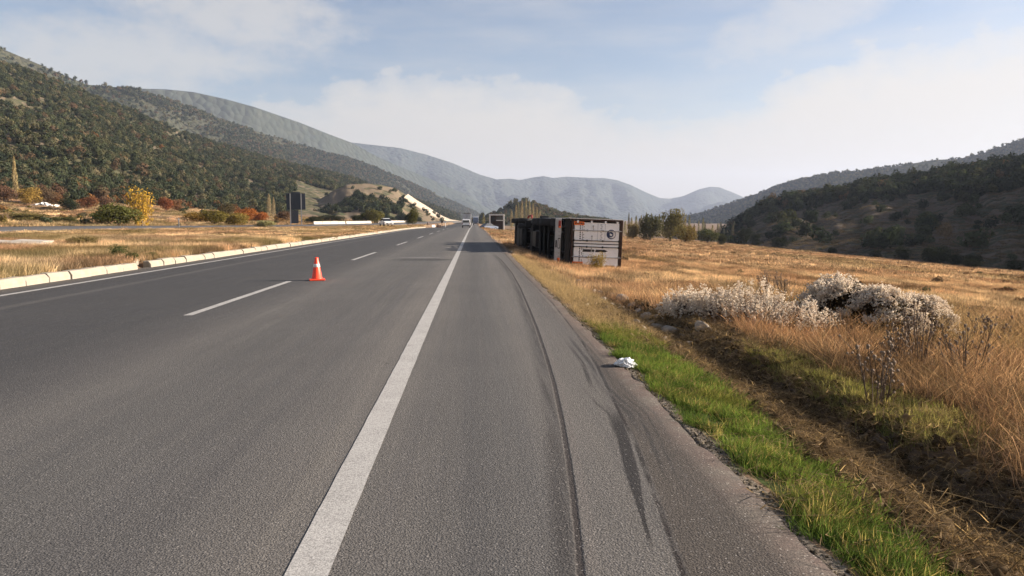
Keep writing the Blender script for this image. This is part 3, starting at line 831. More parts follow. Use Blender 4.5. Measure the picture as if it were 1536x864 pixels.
def l1tint(tn, u, v, r):
    n = len(tn)
    ap = np.array([ORANGE, RED, BROWN, GOLD])[r.choice(4, n, p=[.3, .3, .3, .1])] * .8
    pr = .34 * np.exp(-np.clip(v, 0, 1) / .03) + .014 * np.exp(-np.clip(v, 0, 1) / .2) + .002
    k = (r.rand(n) < pr)[:, None]
    return np.where(k, ap, tn)
def l1d(u, v, x, y):
    nn = fbm(x * .016, y * .016, 4, 61); n2_ = fbm(x * .06, y * .06, 3, 62)
    return (sst(.30, .40, nn) * .65 + .35) * (sst(.26, .38, n2_) * .7 + .3) * sst(1700, 900, y)
L1d = l1d
hill_woods('scrub_wood', L1, 34000, l1d, 1.0, 2.5, tm_shrub, 5, [GREEN, OLIVE, DARK, BROWN, PALE, (.075, .082, .045)], [44, 22, 14, 4, 3, 16], 'dense dark green scrub wood covering the left hillside', l1tint, skip=lambda p: ~((p[:, 1] < 570) & (p[:, 0] > -.235 * p[:, 1])))
hill_woods('distant_wood', L2, 42000, lambda u, v, x, y: .15 + sst(.35, .55, fbm(x * .006, y * .006, 4, 71)), 2.2, 4.2, tm_low, 15, [GREEN, OLIVE, DARK, BROWN], [45, 25, 20, 10], 'wooded slopes of the second ridge behind the left hillside')
hill_woods('distant_wood', R3, 18000, lambda u, v, x, y: .2 + sst(.35, .55, fbm(x * .006, y * .006, 4, 72)), 2.0, 3.8, tm_low, 25, [GREEN, OLIVE, DARK], [45, 25, 30], 'wooded ridge rising behind the dark hill on the right')
hill_woods('distant_wood', CM, 2600, lambda u, v, x, y: .3 + (u > .35), 1.4, 2.6, tm_low, 35, [GREEN, OLIVE, BROWN], [40, 40, 20], 'trees covering the small hill behind the overturned truck')
hill_woods('spur_scrub', SP, 330, lambda u, v, x, y: np.where(fbm(x * .03, y * .03, 3, 75) + .30 * np.exp(-((v - .38) / .13) ** 2) * (u < .62) > .68, 1., .012), 1.2, 2.8, tm_shrub, 45, [GREEN, DARK, OLIVE], [50, 35, 15], 'scattered dark bushes on the bare spur left of the road')
def r1d(u, v, x, y):
    px = CX + F * (x / y - math.tan(YAW))          # rough direction only: the wood thins towards the hill's low end
    nn = fbm(x * .05, y * .05, 4, 81)
    up = sst(.50, .62, v + .45 * (nn - .5) + .12 * (u > .35) - .10)
    lowr = sst(.64, .70, nn) * .12 + .010
    return np.clip(up * (.35 + sst(.3, .5, nn)) * (.35 + .65 * sst(.04, .3, u)) + lowr, 0, 2) * (v > .03)
R1d = r1d
hill_woods('scrub_wood', R1, 7500, r1d, .9, 2.9, tm_shrub, 55, [DARK, GREEN, (.065, .068, .04), BROWN], [40, 40, 16, 4], 'dark evergreen scrub wood covering the upper part of the right hill')

# individual trees, drawn apart: copies share their meshes
def tree_mesh(seed, n, leaf, **kw):
    V, Fc, vr = crown(seed, n, leaf, **kw)
    return mesh_np('crown', V, Fc, [M['leaf_o']], attrs={'var': ('FLOAT', 'POINT', vr)})
def trunk_mesh(seed, h, r0, limbs=5, spread=.5, mat=None):
    r = random.Random(seed); m = MB()
    lean = r.uniform(-.05, .05)
    m.tube([(0, 0, -.15), (lean * .3, 0, h * .35), (lean, lean, h * .7), (lean * 1.5, lean, h)], [r0 * 1.25, r0, r0 * .7, r0 * .25], 7)
    for i in range(limbs):
        a = r.uniform(0, 6.28); z = h * r.uniform(.3, .75); L = spread * r.uniform(.7, 1.2)
        m.tube([(lean * .6, 0, z), (L * .5 * math.cos(a), L * .5 * math.sin(a), z + L * .45), (L * math.cos(a), L * math.sin(a), z + L * .75)], [r0 * .45, r0 * .3, r0 * .1], 5)
    return m.mesh('trunk', mat or M['bark'])
shrub_kinds = [(tree_mesh(300 + k, 620, .105, lobes=7, sz=.8 + .1 * k, hollow=.6, shell=.6), trunk_mesh(300 + k, .9, .06)) for k in range(4)]
loose_kind = (tree_mesh(450, 1500, .06, lobes=13, sz=1.1, hollow=.2, zoff=-.32), trunk_mesh(450, 1.3, .05, 9, .6))
tree_kinds = [(tree_mesh(400 + k, 4200, .055, lobes=10, sz=1.0, hollow=.45, zoff=-.06, shell=.45), trunk_mesh(400 + k, 1.2, .055, 7, .55)) for k in range(3)]
def poplar_mesh(seed):
    r = np.random.RandomState(seed); n = 1500
    z = .08 + .92 * r.rand(n) ** .9
    prof = np.sin(np.clip((z - .02) / .98, 0, 1) ** .55 * PI) ** .6 * .105 + .012
    a = r.rand(n) * 6.28; q = prof * np.sqrt(r.rand(n)) * (1 + .5 * (vnoise(z * 14, a * 2, seed) - .4))
    c = np.stack([q * np.cos(a), q * np.sin(a), z], 1)
    out = np.stack([np.cos(a) * .18, np.sin(a) * .18, np.ones(n)], 1); out /= np.linalg.norm(out, axis=1)[:, None]
    sd_ = np.cross(out, r.normal(size=(n, 3))); sd_ /= np.linalg.norm(sd_, axis=1)[:, None]
    s = .020 * (.6 + r.rand(n))[:, None]
    V = np.stack([c - out * s, c + sd_ * s * .28, c + out * s, c - sd_ * s * .28], 1).reshape(-1, 3)
    return mesh_np('crown', V, np.arange(4 * n).reshape(n, 4), [M['leaf_o']], attrs={'var': ('FLOAT', 'POINT', np.repeat(r.rand(n), 4))})
def poplar_trunk():
    m = MB(); m.tube([(0, 0, -.01), (0, 0, .3), (0, 0, .95)], [.012, .009, .002], 6)
    for i in range(9):
        a = i * 2.4; z = .1 + i * .07
        m.tube([(0, 0, z), (.05 * math.cos(a), .05 * math.sin(a), z + .14)], [.004, .001], 4)
    return m.mesh('trunk', M['palebark'])
pop_kinds = [(poplar_mesh(500 + k), poplar_trunk()) for k in range(3)]
def plant(kind, x, y, z, sx, sz, col, name, label, cat, group=None, rot=None):
    cm, tmh = kind
    t_ = thing(name, label, cat, (x, y, z), (0, 0, rot if rot is not None else random.uniform(0, 6.28)), group)
    t_.scale = (sx, sx, sz)
    c = link(bpy.data.objects.new('crown', cm), t_); c.color = (*col, 1)
    link(bpy.data.objects.new('trunk', tmh), t_)
    return t_
random.seed(5)
# the shrubs that show largest on each hillside, each its own thing
def hill_individuals(h, n, dens, seed, smin, smax, palette, wts, name, label, group, vmax=.35, keep=None):
    pts, u, v, tot = sample_hill(h, n * 14, dens, seed)
    px = CX + F * np.array([(RM.T @ np.array([p[0], p[1], p[2] - CAMH]))[0] / -(RM.T @ np.array([p[0], p[1], p[2] - CAMH]))[2] for p in pts])
    ok = (px > 5) & (px < 1530)
    if keep is not None: ok &= keep(pts, px, v)
    pts = pts[ok]; order = np.argsort(np.linalg.norm(pts, axis=1))[:n] if h is L1 else np.argsort(np.linalg.norm(pts, axis=1))[:n * 6:6]
    tn = tints(len(order), palette, wts, seed)
    for i, k in enumerate(order):
        s = random.uniform(smin, smax); p = pts[k]
        plant(shrub_kinds[i % 4], p[0], p[1], p[2] - .1, s, s * random.uniform(.8, 1.15), tn[i], name, label, 'shrub', group)
hill_individuals(L1, 150, lambda u, v, x, y: l1d(u, v, x, y) * np.exp(-np.clip(v, 0, 1) * 22), 91, 1.0, 2.1, [GREEN, OLIVE, BROWN, RED, ORANGE, DARK], [30, 22, 16, 12, 12, 12], 'hillside_shrub', 'rounded shrub at the foot of the scrub covered left hillside', 'shrubs along the foot of the left hillside', keep=lambda p, px, v: px < 480)
hill_individuals(R1, 110, lambda u, v, x, y: r1d(u, v, x, y) * .5 + .02, 92, .8, 2.2, [DARK, GREEN, (.05, .05, .03)], [50, 40, 10], 'slope_shrub', 'dark shrub on the shaded bare slope of the right hill', 'shrubs on the shaded right hill')

# ------------------------------------------------------------------ air
def haze():
    m, t, out = newmat('haze_air')
    v = nd(t, 'ShaderNodeVolumePrincipled', {'Color': (.62, .72, .94, 1), 'Density': 0.00010, 'Anisotropy': 0.2})
    t.links.new(v.outputs[0], out.inputs['Volume'])
    b = MB(); b.box((0, 4600, 230), (18600, 9500, 700))
    o = b.build('haze', m)
    tag(o, kind='stuff')
haze()

# ------------------------------------------------------------------ kerb stones along the median
def kerb_mesh(seed):
    r = random.Random(seed)
    m = MB()
    m.prism([(-.15, -.10), (.13, -.10), (.13, .12), (.06, .215), (.03, .225), (-.15, .225)], -.485, .485, 'x')
    for v in m.bm.verts:
        v.co += Vector((r.uniform(-.008, .008), r.uniform(-.006, .006), r.uniform(-.01, .006)))
    bmesh.ops.bevel(m.bm, geom=list(m.bm.edges), offset=.012, segments=1, affect='EDGES')
    for v in m.bm.verts: v.co = Vector((v.co.y, v.co.x, v.co.z))
    bmesh.ops.recalc_face_normals(m.bm, faces=m.bm.faces)
    return m.mesh('kerb_stone', M['kerb'])
km = [kerb_mesh(k) for k in range(6)]
random.seed(11)
yk = 8.0; i = 0
KX = -10.92
while yk < 168:
    gap = (24.7 < yk < 25.6) or (63 < yk < 64.0)
    if not gap:
        o = link(bpy.data.objects.new('kerb_stone', km[random.randrange(6)]))
        o.location = (KX + random.uniform(-.02, .02), yk, zr(yk) + random.uniform(-.02, .01)); o.rotation_euler = (random.uniform(-.02, .02), random.uniform(-.03, .03), random.uniform(-.02, .02))
        tag(o, 'pale concrete kerb stone in the row edging the grassy median', 'kerb stone', 'kerb stones along the median')
    yk += 1.0; i += 1
o = link(bpy.data.objects.new('kerb_stone', km[2])); o.location = (KX - .42, 25.1, .14); o.rotation_euler = (.18, .2, -.35); o.scale = (.8, .6, .8)
tag(o, 'loose kerb stone knocked back onto the grass beside the gap in the kerb', 'kerb stone')

# ------------------------------------------------------------------ traffic cone
cb = G(475.5, 420.5)
t_ = thing('traffic_cone', 'orange traffic cone with a white band standing on the left lane', 'traffic cone', (cb.x, cb.y, .006), (0, 0, .25))
b = MB(); b.box((0, 0, .020), (.40, .40, .04), .012); b.build('base', M['orange2'], t_)
b = MB(); b.lathe([(.155, .038), (.135, .055), (.048, .565), (.043, .60), (.030, .60), (.03, .56)], 28); b.build('cone_body', M['orange2'], t_, True)
def rad(z): return .135 - (z - .055) * (.087 / .51)
b = MB(); b.lathe([(rad(.345) + .001, .345), (rad(.345) + .004, .348), (rad(.43) + .004, .427), (rad(.43) + .001, .43)], 28)
b.build('reflective_band', M['white'], t_, True)

# ------------------------------------------------------------------ overturned container truck
TY = 36.6
tx = XofPx(857, TY) - 1.27
t_ = thing('container_truck', 'overturned articulated lorry lying on its side beside the road, underside to the lane', 'truck')
roll, yaw = R(2.1), R(4.0)
Xp = Vector((math.cos(roll), 0, -math.sin(roll))); Zp = Vector((math.sin(roll), 0, math.cos(roll)))
Mr = Matrix(((-Zp.x, 0, Xp.x), (-Zp.y, 1, Xp.y), (-Zp.z, 0, Xp.z)))
t_.matrix_world = Matrix.Translation((tx, TY, .47)) @ (Matrix.Rotation(yaw, 3, 'Z') @ Mr).to_4x4()
FZ = 1.27; TZ = FZ + 2.60; CL = 12.2
# container: side walls corrugated, roof, floor
def corr(n, L, amp, t=.02):
    pts = []
    p = L / n
    for k in range(n):
        y = k * p
        pts += [(y, 0), (y + p * .35, 0), (y + p * .5, -amp), (y + p * .85, -amp)]
    pts.append((L, 0))
    return pts + [(a, b - t) for a, b in pts[::-1]]
b = MB()
pr = corr(44, CL - .3, .035)
for sgn in (-1, 1):
    b.prism([(sgn * (1.205 + q), .15 + y) for y, q in pr], FZ + .16, TZ - .11, 'z')
b.prism([(.15 + y, TZ - .03 + q * .6) for y, q in pr], -1.16, 1.16, 'x')
b.box((0, CL - .08, FZ + 1.3), (2.34, .05, 2.4))
box_ = b.build('container_box', M['doorwhite'], t_)
b = MB()
for sx in (-1, 1):
    b.box((sx * 1.17, CL / 2, TZ - .05), (.10, CL, .10), .01)
    b.box((sx * 1.17, CL / 2, FZ + .08), (.10, CL, .16), .01)
    b.box((sx * 1.165, CL - .06, FZ + 1.3), (.12, .12, 2.6), .01)
b.build('side_rail', M['white'], box_)
b = MB(); b.box((0, CL / 2, FZ + .07), (2.22, CL - .2, .13)); b.build('floor', M['black'], box_)
b = MB(); b.box((-1.235, 5.9, 1.19), (.03, 11.9, .16), .006); b.box((-1.232, .01, FZ + 1.3), (.03, .12, 2.56), .006); b.build('lit_edge_strip', M['white'], t_)  # added white strips; their colour stands in for sunlight along the upper edge
b = MB()
for sx in (-1, 1):
    b.box((sx * 1.17, .05, FZ + 1.3), (.09, .16, 2.6), .012)
b.box((0, .05, TZ - .075), (2.42, .155, .15), .012); b.box((0, .052, FZ + .05), (2.42, .15, .10), .012)
b.build('rear_frame', M['rust'], box_)
b = MB()
for sx in (-1, 1):
    for zz in (FZ + .06, TZ - .06):
        b.box((sx * 1.14, .055, zz), (.19, .19, .13), .02)
b.build('corner_casting', M['rust'], box_)
for sx in (-1, 1):
    b = MB()
    b.box((sx * .54, .02, FZ + 1.29), (1.055, .05, 2.26), .008)
    for zz in (FZ + .3, FZ + .88, FZ + 1.46, FZ + 2.04):
        b.box((sx * .54, -.002, zz + .14), (.98, .012, .34), .005)
    dr = b.build('door', M['doorwhite'], t_)
    for xx in (.155, .66):
        b = MB(); b.cyl((sx * xx, -.045, FZ + .06), (sx * xx, -.045, TZ - .05), .021, 10)
        for zz in (FZ + .14, FZ + .8, FZ + 1.6, FZ + 2.42):
            b.box((sx * xx, -.035, zz), (.09, .035, .07), .006)
        b.build('locking_rod', M['darksteel'] if xx < .3 else M['steel'], dr)
        b = MB(); b.box((sx * (xx + .11), -.075, FZ + 1.02 + .1 * xx), (.30, .02, .035), .006); b.box((sx * (xx + .22), -.05, FZ + 1.02 + .1 * xx), (.06, .05, .07), .005)
        b.build('handle', M['steel'], dr)
    b = MB(); b.box((sx * .012, -.01, FZ + 1.29), (.02, .012, 2.28)); b.box((sx * 1.06, -.01, FZ + 1.29), (.02, .012, 2.28))
    b.build('door_seal', M['black'], dr)
    for zz in (FZ + .3, FZ + 1.0, FZ + 1.7, FZ + 2.3):
        b = MB(); b.box((sx * 1.08, -.035, zz), (.12, .03, .09), .01); b.build('hinge', M['doorwhite'], dr)
    # stencilled code columns, too small to read
    r = random.Random(4 + sx)
    b = MB()
    for col_, (zc_, n_, s_) in enumerate(((FZ + .45, 9, .075), (FZ + .56, 11, .035), (FZ + .63, 7, .03))):
        for k in range(n_):
            xx = (-1.0 + .92 * k / n_) if sx < 0 else (.12 + .8 * k / n_)
            if r.random() < .22 and col_: continue
            wv = s_ * r.uniform(.6, 1.0)
            b.box((xx + .03, -.0115, zc_ + r.uniform(-.004, .004)), (.055, .003, wv)); 
            b.box((xx + .055, -.0125, zc_ + wv * .3), (.03, .003, wv * .35))
    b.build('stencil_text', M['black'], dr)
    if sx < 0:
        b = MB()
        for zz in (FZ + 1.33, FZ + 1.70):
            b.box((-.60, -.0125, zz), (.86, .003, .018))
        for k in range(9): b.box((-.95 + k * .09, -.0125, FZ + 1.5 + .03 * (k % 2)), (.05, .003, .09))
        b.build('stencil_line', M['greybox'], dr)
        # round emblem: navy crescent ring about a light disc with a navy figure
        b = MB(); b.cyl((-.50, -.012, FZ + 2.02), (-.50, -.016, FZ + 2.02), .235, 36); em = b.build('emblem', M['navy'], dr)
        b = MB(); b.cyl((-.50, -.0165, FZ + 2.05), (-.50, -.0185, FZ + 2.05), .185, 36); b.build('emblem_disc', M['white'], dr)
        b = MB(); b.cyl((-.49, -.019, FZ + 1.99), (-.49, -.021, FZ + 1.99), .135, 30); b.build('emblem_ring', M['navy'], dr)
        b = MB(); b.prism([(-.56, FZ + 1.94), (-.50, FZ + 2.08), (-.42, FZ + 2.05), (-.44, FZ + 1.95)], -.0215, -.0235, 'y'); b.build('emblem_shield', M['white'], dr)
    else:
        b = MB(); b.prism([(.27, FZ + .62), (.40, FZ + .60), (.40, FZ + 1.18), (.335, FZ + 1.22), (.28, FZ + 1.17)], -.0125, -.0155, 'y')
        b.prism([(.275, FZ + 1.27), (.40, FZ + 1.24), (.40, FZ + 1.75), (.34, FZ + 1.88), (.28, FZ + 1.72)], -.0125, -.0155, 'y')
        b.build('name_bar', M['black'], dr)
    b = MB(); xo = -1.0 if sx < 0 else .98
    b.box((xo, -.03, FZ + .37), (.17, .012, .52), .004); wp = b.build('warning_plate', M['orange'], t_)
    b = MB()
    for k in range(6): b.box((xo, -.0385, FZ + .18 + k * .075), (.07, .004, .045))
    b.build('plate_text', M['rust'], wp)
# chassis
b = MB()
for sx in (-1, 1):
    b.box((sx * .48, 5.6, 1.02), (.10, 11.0, .42), .01); 
for k in range(13):
    b.box((0, .15 + k * .9, 1.12), (2.3 if k % 2 else 1.1, .08, .14), .005)
b.box((0, .10, 1.10), (2.44, .14, .22), .01)
for sx in (-1, 1): b.box((sx * 1.18, 6, 1.16), (.05, 11.8, .12), .005)
b.build('trailer_frame', M['darksteel'], t_)
b = MB(); b.box((0, -.02, .60), (2.42, .06, .30), .015)
bp = b.build('rear_bumper', M['greyplate'], t_)
b = MB(); b.box((0, -.056, .47), (2.40, .02, .012)); b.box((0, -.056, .73), (2.40, .02, .012)); b.build('bumper_trim', M['steel'], bp)
b = MB(); b.box((.02, -.062, .66), (.52, .012, .12), .003); b.build('license_plate', M['black'], bp)
b = MB(); b.box((.02, -.0695, .66), (.44, .004, .04)); b.build('plate_band', M['white'], bp)
b = MB(); b.box((.05, -.062, .52), (.36, .012, .07), .003); b.build('lower_badge', M['black'], bp)
for sx in (-1, 1):
    b = MB(); b.box((sx * .92, -.075, .66), (.36, .05, .13), .015); lc = b.build('tail_lamp', M['red'], bp)
    b = MB(); b.box((sx * .78, -.103, .66), (.08, .012, .10), .01); b.build('lamp_lens', M['orange'], lc)
b = MB()
for xx in (-.55, -.35, .5, .68, 1.05): b.cyl((xx, -.055, .655), (xx, -.07, .655), .045, 14)
b.build('reflector', M['steel'], bp)
for sx in (-1, 1):
    b = MB(); b.box((sx * .8, .12, .86), (.12, .10, .36), .01); b.build('bumper_bracket', M['darksteel'], t_)
def wheel_meshes(r, wd, rimmat=None):
    m = MB()
    m.lathe([(r * .62, -wd / 2), (r * .93, -wd / 2), (r, -wd * .38), (r, wd * .38), (r * .93, wd / 2), (r * .62, wd / 2), (r * .56, wd * .4), (r * .56, -wd * .4), (r * .62, -wd / 2)], 28, 'x')
    ty = m.mesh('tyre', M['rubber'], True)
    m = MB(); m.lathe([(.05, wd * .30), (r * .30, wd * .36), (r * .34, wd * .1), (r * .52, wd * .12), (r * .57, wd * .42), (r * .57, -wd * .38), (.05, -wd * .34)], 24, 'x')
    for k in range(10):
        a = k * 2 * PI / 10; m.cyl((wd * .12, r * .42 * math.cos(a), r * .42 * math.sin(a)), (wd * .2, r * .42 * math.cos(a), r * .42 * math.sin(a)), .018, 6)
    rm = m.mesh('rim', rimmat or M['steel'])
    return ty, rm
WM = wheel_meshes(.52, .38, M['darksteel']); WD = wheel_meshes(.50, .30, M['darksteel'])
def wheel(p, c, flip, ms):
    h = thing('wheel', None, None, c, (0, 0, PI if flip else 0)); h.parent = p
    link(bpy.data.objects.new('tyre', ms[0]), h); link(bpy.data.objects.new('rim', ms[1]), h)
for yy_ in (2.1, 3.42, 4.74):
    for sx in (-1, 1): wheel(t_, (sx * 1.01, yy_, .52), sx < 0, WM)
    b = MB(); b.cyl((-.95, yy_, .52), (.95, yy_, .52), .075, 12); b.box((0, yy_ + .25, .62), (.9, .12, .10), .01)
    for sx in (-1, 1): b.cyl((sx * .42, yy_ + .2, .55), (sx * .42, yy_ + .2, .84), .13, 14)
    b.build('axle', M['darksteel'], t_)
for sx in (-1, 1):
    b = MB()
    b.prism([(1.4, .98), (1.55, 1.10), (5.3, 1.10), (5.42, .98), (5.42, .94), (5.2, 1.06), (1.6, 1.06), (1.42, .94)], sx * .80, sx * 1.22, 'x')
    b.box((sx * 1.0, 1.32, .72), (.42, .02, .52), .004)
    b.build('mudguard', M['black'], t_)
    b = MB(); b.box((sx * .86, 9.2, .68), (.14, .14, .80), .01); b.box((sx * .86, 9.2, .26), (.26, .26, .04), .01)
    b.build('landing_leg', M['darksteel'], t_)
    b = MB()
    for zz in (.55, .85): b.box((sx * 1.20, 7.1, zz), (.03, 3.0, .12), .006)
    for yy_ in (5.8, 7.1, 8.4): b.box((sx * 1.16, yy_, .80), (.05, .06, .56), .006)
    b.build('side_guard', M['darksteel'], t_)
b = MB(); b.cyl((-.9, 6.2, .82), (.4, 6.2, .82), .18, 18); b.build('air_tank', M['darksteel'], t_)
b = MB(); b.box((.0, 7.6, .78), (.9, 1.3, .40), .03); b.build('tool_box', M['black'], t_)
# tractor unit
b = MB()
for sx in (-1, 1): b.box((sx * .40, 12.4, .86), (.09, 6.2, .28), .01)
for yy_ in (9.6, 10.9, 12.0, 13.2, 14.8): b.box((0, yy_, .84), (.8, .12, .2), .01)
b.box((0, 13.4, .66), (1.5, 1.5, .6), .06); b.box((0, 12.0, .62), (1.1, 1.2, .5), .05); b.box((0, 10.75, .95), (2.36, 1.5, .06), .01); b.box((0, 9.2, .9), (2.2, .9, .5), .04)
b.cyl((0, 10.4, .70), (0, 13.2, .74), .06, 10)
b.lathe([(.05, 1.02), (.5, 1.04), (.5, 1.10), (.05, 1.12)], 20, c=(0, 10.9, 0))
b.build('tractor_frame', M['darksteel'], t_)
for sx in (-1, 1):
    wheel(t_, (sx * 1.06, 10.75, .50), sx < 0, WD); wheel(t_, (sx * .74, 10.75, .50), sx < 0, WD)
    wheel(t_, (sx * 1.04, 14.4, .50), sx < 0, WD)
    b = MB(); b.prism([(13.75, .62), (13.85, 1.02), (14.1, 1.14), (14.7, 1.14), (14.95, 1.02), (15.05, .62), (15.0, .62), (14.9, .98), (14.66, 1.09), (14.14, 1.09), (13.9, .98), (13.8, .62)], sx * .84, sx * 1.23, 'x')
    b.build('mudguard', M['black'], t_)
b = MB()
for yy_ in (10.75, 14.4): b.cyl((-1.0, yy_, .5), (1.0, yy_, .5), .085, 12)
b.cyl((-.2, 10.75, .5), (.2, 10.75, .5), .24, 16)
b.build('axle', M['darksteel'], t_)
b = MB(); b.box((.98, 12.4, .72), (.46, 1.3, .56), .08); b.build('fuel_tank', M['black'], t_)
b = MB(); b.box((-.98, 12.5, .70), (.46, 1.0, .50), .05); b.build('battery_box', M['black'], t_)
b = MB(); b.prism([(13.3, .95), (15.6, .95), (15.68, 1.5), (15.60, 2.3), (15.25, 3.35), (14.6, 3.72), (13.3, 3.78)], -1.22, 1.22, 'x')
bmesh.ops.bevel(b.bm, geom=list(b.bm.edges), offset=.06, segments=2, affect='EDGES')
cab = b.build('cab', M['bluegrey'], t_)
b = MB(); b.prism([(15.63, 2.02), (15.70, 2.0), (15.36, 3.12), (15.29, 3.12)], -1.08, 1.08, 'x'); b.build('windscreen', M['glass'], cab)
for sx in (-1, 1):
    b = MB(); b.prism([(14.0, 2.1), (15.35, 2.05), (15.15, 2.85), (14.0, 2.9)], sx * 1.222, sx * 1.235, 'x'); b.build('side_window', M['glass'], cab)
    b = MB(); b.box((sx * 1.36, 15.55, 2.45), (.20, .12, .62), .03); b.box((sx * 1.25, 15.5, 2.7), (.2, .05, .05)); b.build('mirror', M['black'], cab)
    b = MB(); b.box((sx * .95, 15.70, .80), (.36, .06, .18), .02); b.build('headlight', M['white'], cab)
b = MB(); b.box((0, 15.55, .66), (2.46, .32, .50), .06); b.build('front_bumper', M['black'], t_)
b = MB(); b.tube([(-1.10, 11.5, .9), (-1.28, 11.6, .98), (-1.42, 11.8, 1.0), (-1.36, 12.1, .85), (-1.15, 12.2, .8)], .06, 8); b.build('red_hose', M['red'], t_)
b = MB(); b.box((-1.18, 11.2, .60), (.06, .55, .5), .01); b.build('mud_flap', M['red'], t_)

# ------------------------------------------------------------------ vehicles on the roads
def paintmat(name, col): 
    return simple(name, col, .35, amt=.12, spec=.5, coat=.3)
M['vanwhite'] = paintmat('white_car_paint', (.80, .80, .80))
CARW = wheel_meshes(.33, .22)
def car_wheels(t, xs, ys, ms=CARW, r=.33):
    for y in ys:
        for sx in (-1, 1): wheel(t, (sx * xs, y, r), sx < 0, ms)
def make_van(label, loc, rz, col):
    t = thing('van', label, 'van', loc, (0, 0, rz))
    b = MB(); b.prism([(-2.5, .38), (2.45, .36), (2.5, .95), (2.25, 1.15), (1.45, 1.75), (1.1, 1.92), (-2.3, 1.95), (-2.5, 1.8)], -.95, .95, 'x')
    for v in b.bm.verts:
        if v.co.z > 1.6: v.co.x *= .86
    bmesh.ops.bevel(b.bm, geom=list(b.bm.edges), offset=.06, segments=2, affect='EDGES')
    body = b.build('body', col, t, False)
    b = MB(); b.prism([(-2.515, 1.18), (-2.505, 1.18), (-2.495, 1.68), (-2.505, 1.68)], -.72, .72, 'x'); b.build('rear_window', M['glass'], t)
    b = MB(); b.prism([(2.22, 1.2), (1.5, 1.74), (1.52, 1.77), (2.26, 1.22)], -.74, .74, 'x'); b.build('windscreen', M['glass'], t)
    for sx in (-1, 1):
        b = MB(); b.box((sx * .925, .4, 1.38), (.03, 2.2, .38), .01, taper=(1, .9)); b.build('side_window', M['glass'], t)
        b = MB(); b.box((sx * .84, -2.51, 1.0), (.12, .04, .38), .01); b.build('tail_lamp', M['red'], t)
        b = MB(); b.box((sx * .74, 2.49, .85), (.3, .05, .16), .01); b.build('headlight', M['white'], t)
    b = MB(); b.box((0, -2.52, .5), (1.84, .1, .2), .03); b.box((0, 2.5, .48), (1.84, .1, .22), .03); b.build('bumper', M['black'], t)
    b = MB(); b.box((0, -2.535, .86), (.5, .02, .11), .004); b.build('license_plate', M['white'], t)
    car_wheels(t, .84, (-1.55, 1.55))
    return t
def make_box_truck(label, loc, rz, boxm, cabm):
    t = thing('box_truck', label, 'truck', loc, (0, 0, rz))
    b = MB(); b.box((0, -1.2, 2.55), (2.5, 7.6, 2.9), .03); bx_ = b.build('cargo_box', boxm, t)
    b = MB()
    for x in (-.02, .02): b.box((x * 30 * .02 + x, -5.02, 2.5), (.02, .02, 2.7))
    b.box((0, -5.02, 3.95), (2.5, .05, .12)); b.box((0, -5.02, 1.15), (2.5, .05, .12)); b.build('rear_frame', M['darksteel'], bx_)
    for sx in (-1, 1):
        b = MB(); b.cyl((sx * .5, -5.04, 1.2), (sx * .5, -5.04, 3.9), .025, 8); b.build('locking_rod', M['steel'], bx_)
    b = MB(); b.prism([(2.9, .8), (5.1, .8), (5.2, 1.6), (5.0, 2.4), (4.6, 3.2), (2.9, 3.3)], -1.2, 1.2, 'x')
    bmesh.ops.bevel(b.bm, geom=list(b.bm.edges), offset=.07, segments=2, affect='EDGES'); cb_ = b.build('cab', cabm, t)
    b = MB(); b.prism([(5.05, 1.9), (5.13, 1.9), (4.82, 2.85), (4.74, 2.85)], -1.05, 1.05, 'x'); b.build('windscreen', M['glass'], cb_)
    b = MB(); b.box((0, 0, .85), (.9, 9.6, .24), .02); b.box((0, -4.95, .62), (2.3, .1, .16), .02); b.build('chassis', M['darksteel'], t)
    for sx in (-1, 1):
        b = MB(); b.box((sx * .95, -5.0, .8), (.36, .05, .14), .01); b.build('tail_lamp', M['red'], t)
        b = MB(); b.box((sx * .9, 5.2, 1.0), (.34, .05, .2), .02); b.build('headlight', M['white'], t)
        b = MB(); b.box((sx * 1.34, 4.9, 2.2), (.16, .1, .5), .02); b.build('mirror', M['black'], t)
    car_wheels(t, 1.02, (-3.3, -2.0, 4.0), WD, .5)
    return t
def make_car(label, loc, rz, colm, cat='car'):
    t = thing('passenger_car', label, cat, loc, (0, 0, rz))
    b = MB(); b.prism([(-2.15, .30), (2.15, .28), (2.22, .62), (2.05, .82), (1.15, .95), (-1.5, .98), (-2.15, .92), (-2.22, .6)], -.88, .88, 'x')
    bmesh.ops.bevel(b.bm, geom=list(b.bm.edges), offset=.06, segments=2, affect='EDGES'); b.build('body', colm, t)
    b = MB(); b.prism([(-2.0, .93), (1.15, .92), (.45, 1.42), (-1.2, 1.46)], -.78, .78, 'x')
    for v in b.bm.verts:
        if v.co.z > 1.2: v.co.x *= .82
    cbn = b.build('cabin_glass', M['glass'], t)
    b = MB(); b.prism([(.48, 1.415), (-1.25, 1.455), (-1.15, 1.50), (.35, 1.47)], -.66, .66, 'x'); b.build('roof', colm, t)
    for sx in (-1, 1):
        b = MB(); b.box((sx * .66, 2.17, .66), (.34, .08, .15), .02); b.build('headlight', M['white'], t)
        b = MB(); b.box((sx * .68, -2.19, .74), (.3, .06, .15), .02); b.build('tail_lamp', M['red'], t)
        b = MB(); b.box((sx * .96, .85, .98), (.16, .1, .12), .03); b.build('mirror', colm, t)
    b = MB(); b.box((0, 2.2, .48), (1.0, .06, .2), .01); b.build('grille', M['black'], t)
    b = MB(); b.box((0, 2.235, .46), (.5, .02, .1)); b.build('license_plate', M['white'], t)
    car_wheels(t, .8, (-1.32, 1.35))
    return t
Yv = 172; make_van('white van seen from behind in the right lane far up the road', (XofPx(699.3, Yv), Yv, zr(Yv) + .006), 0, M['vanwhite'])
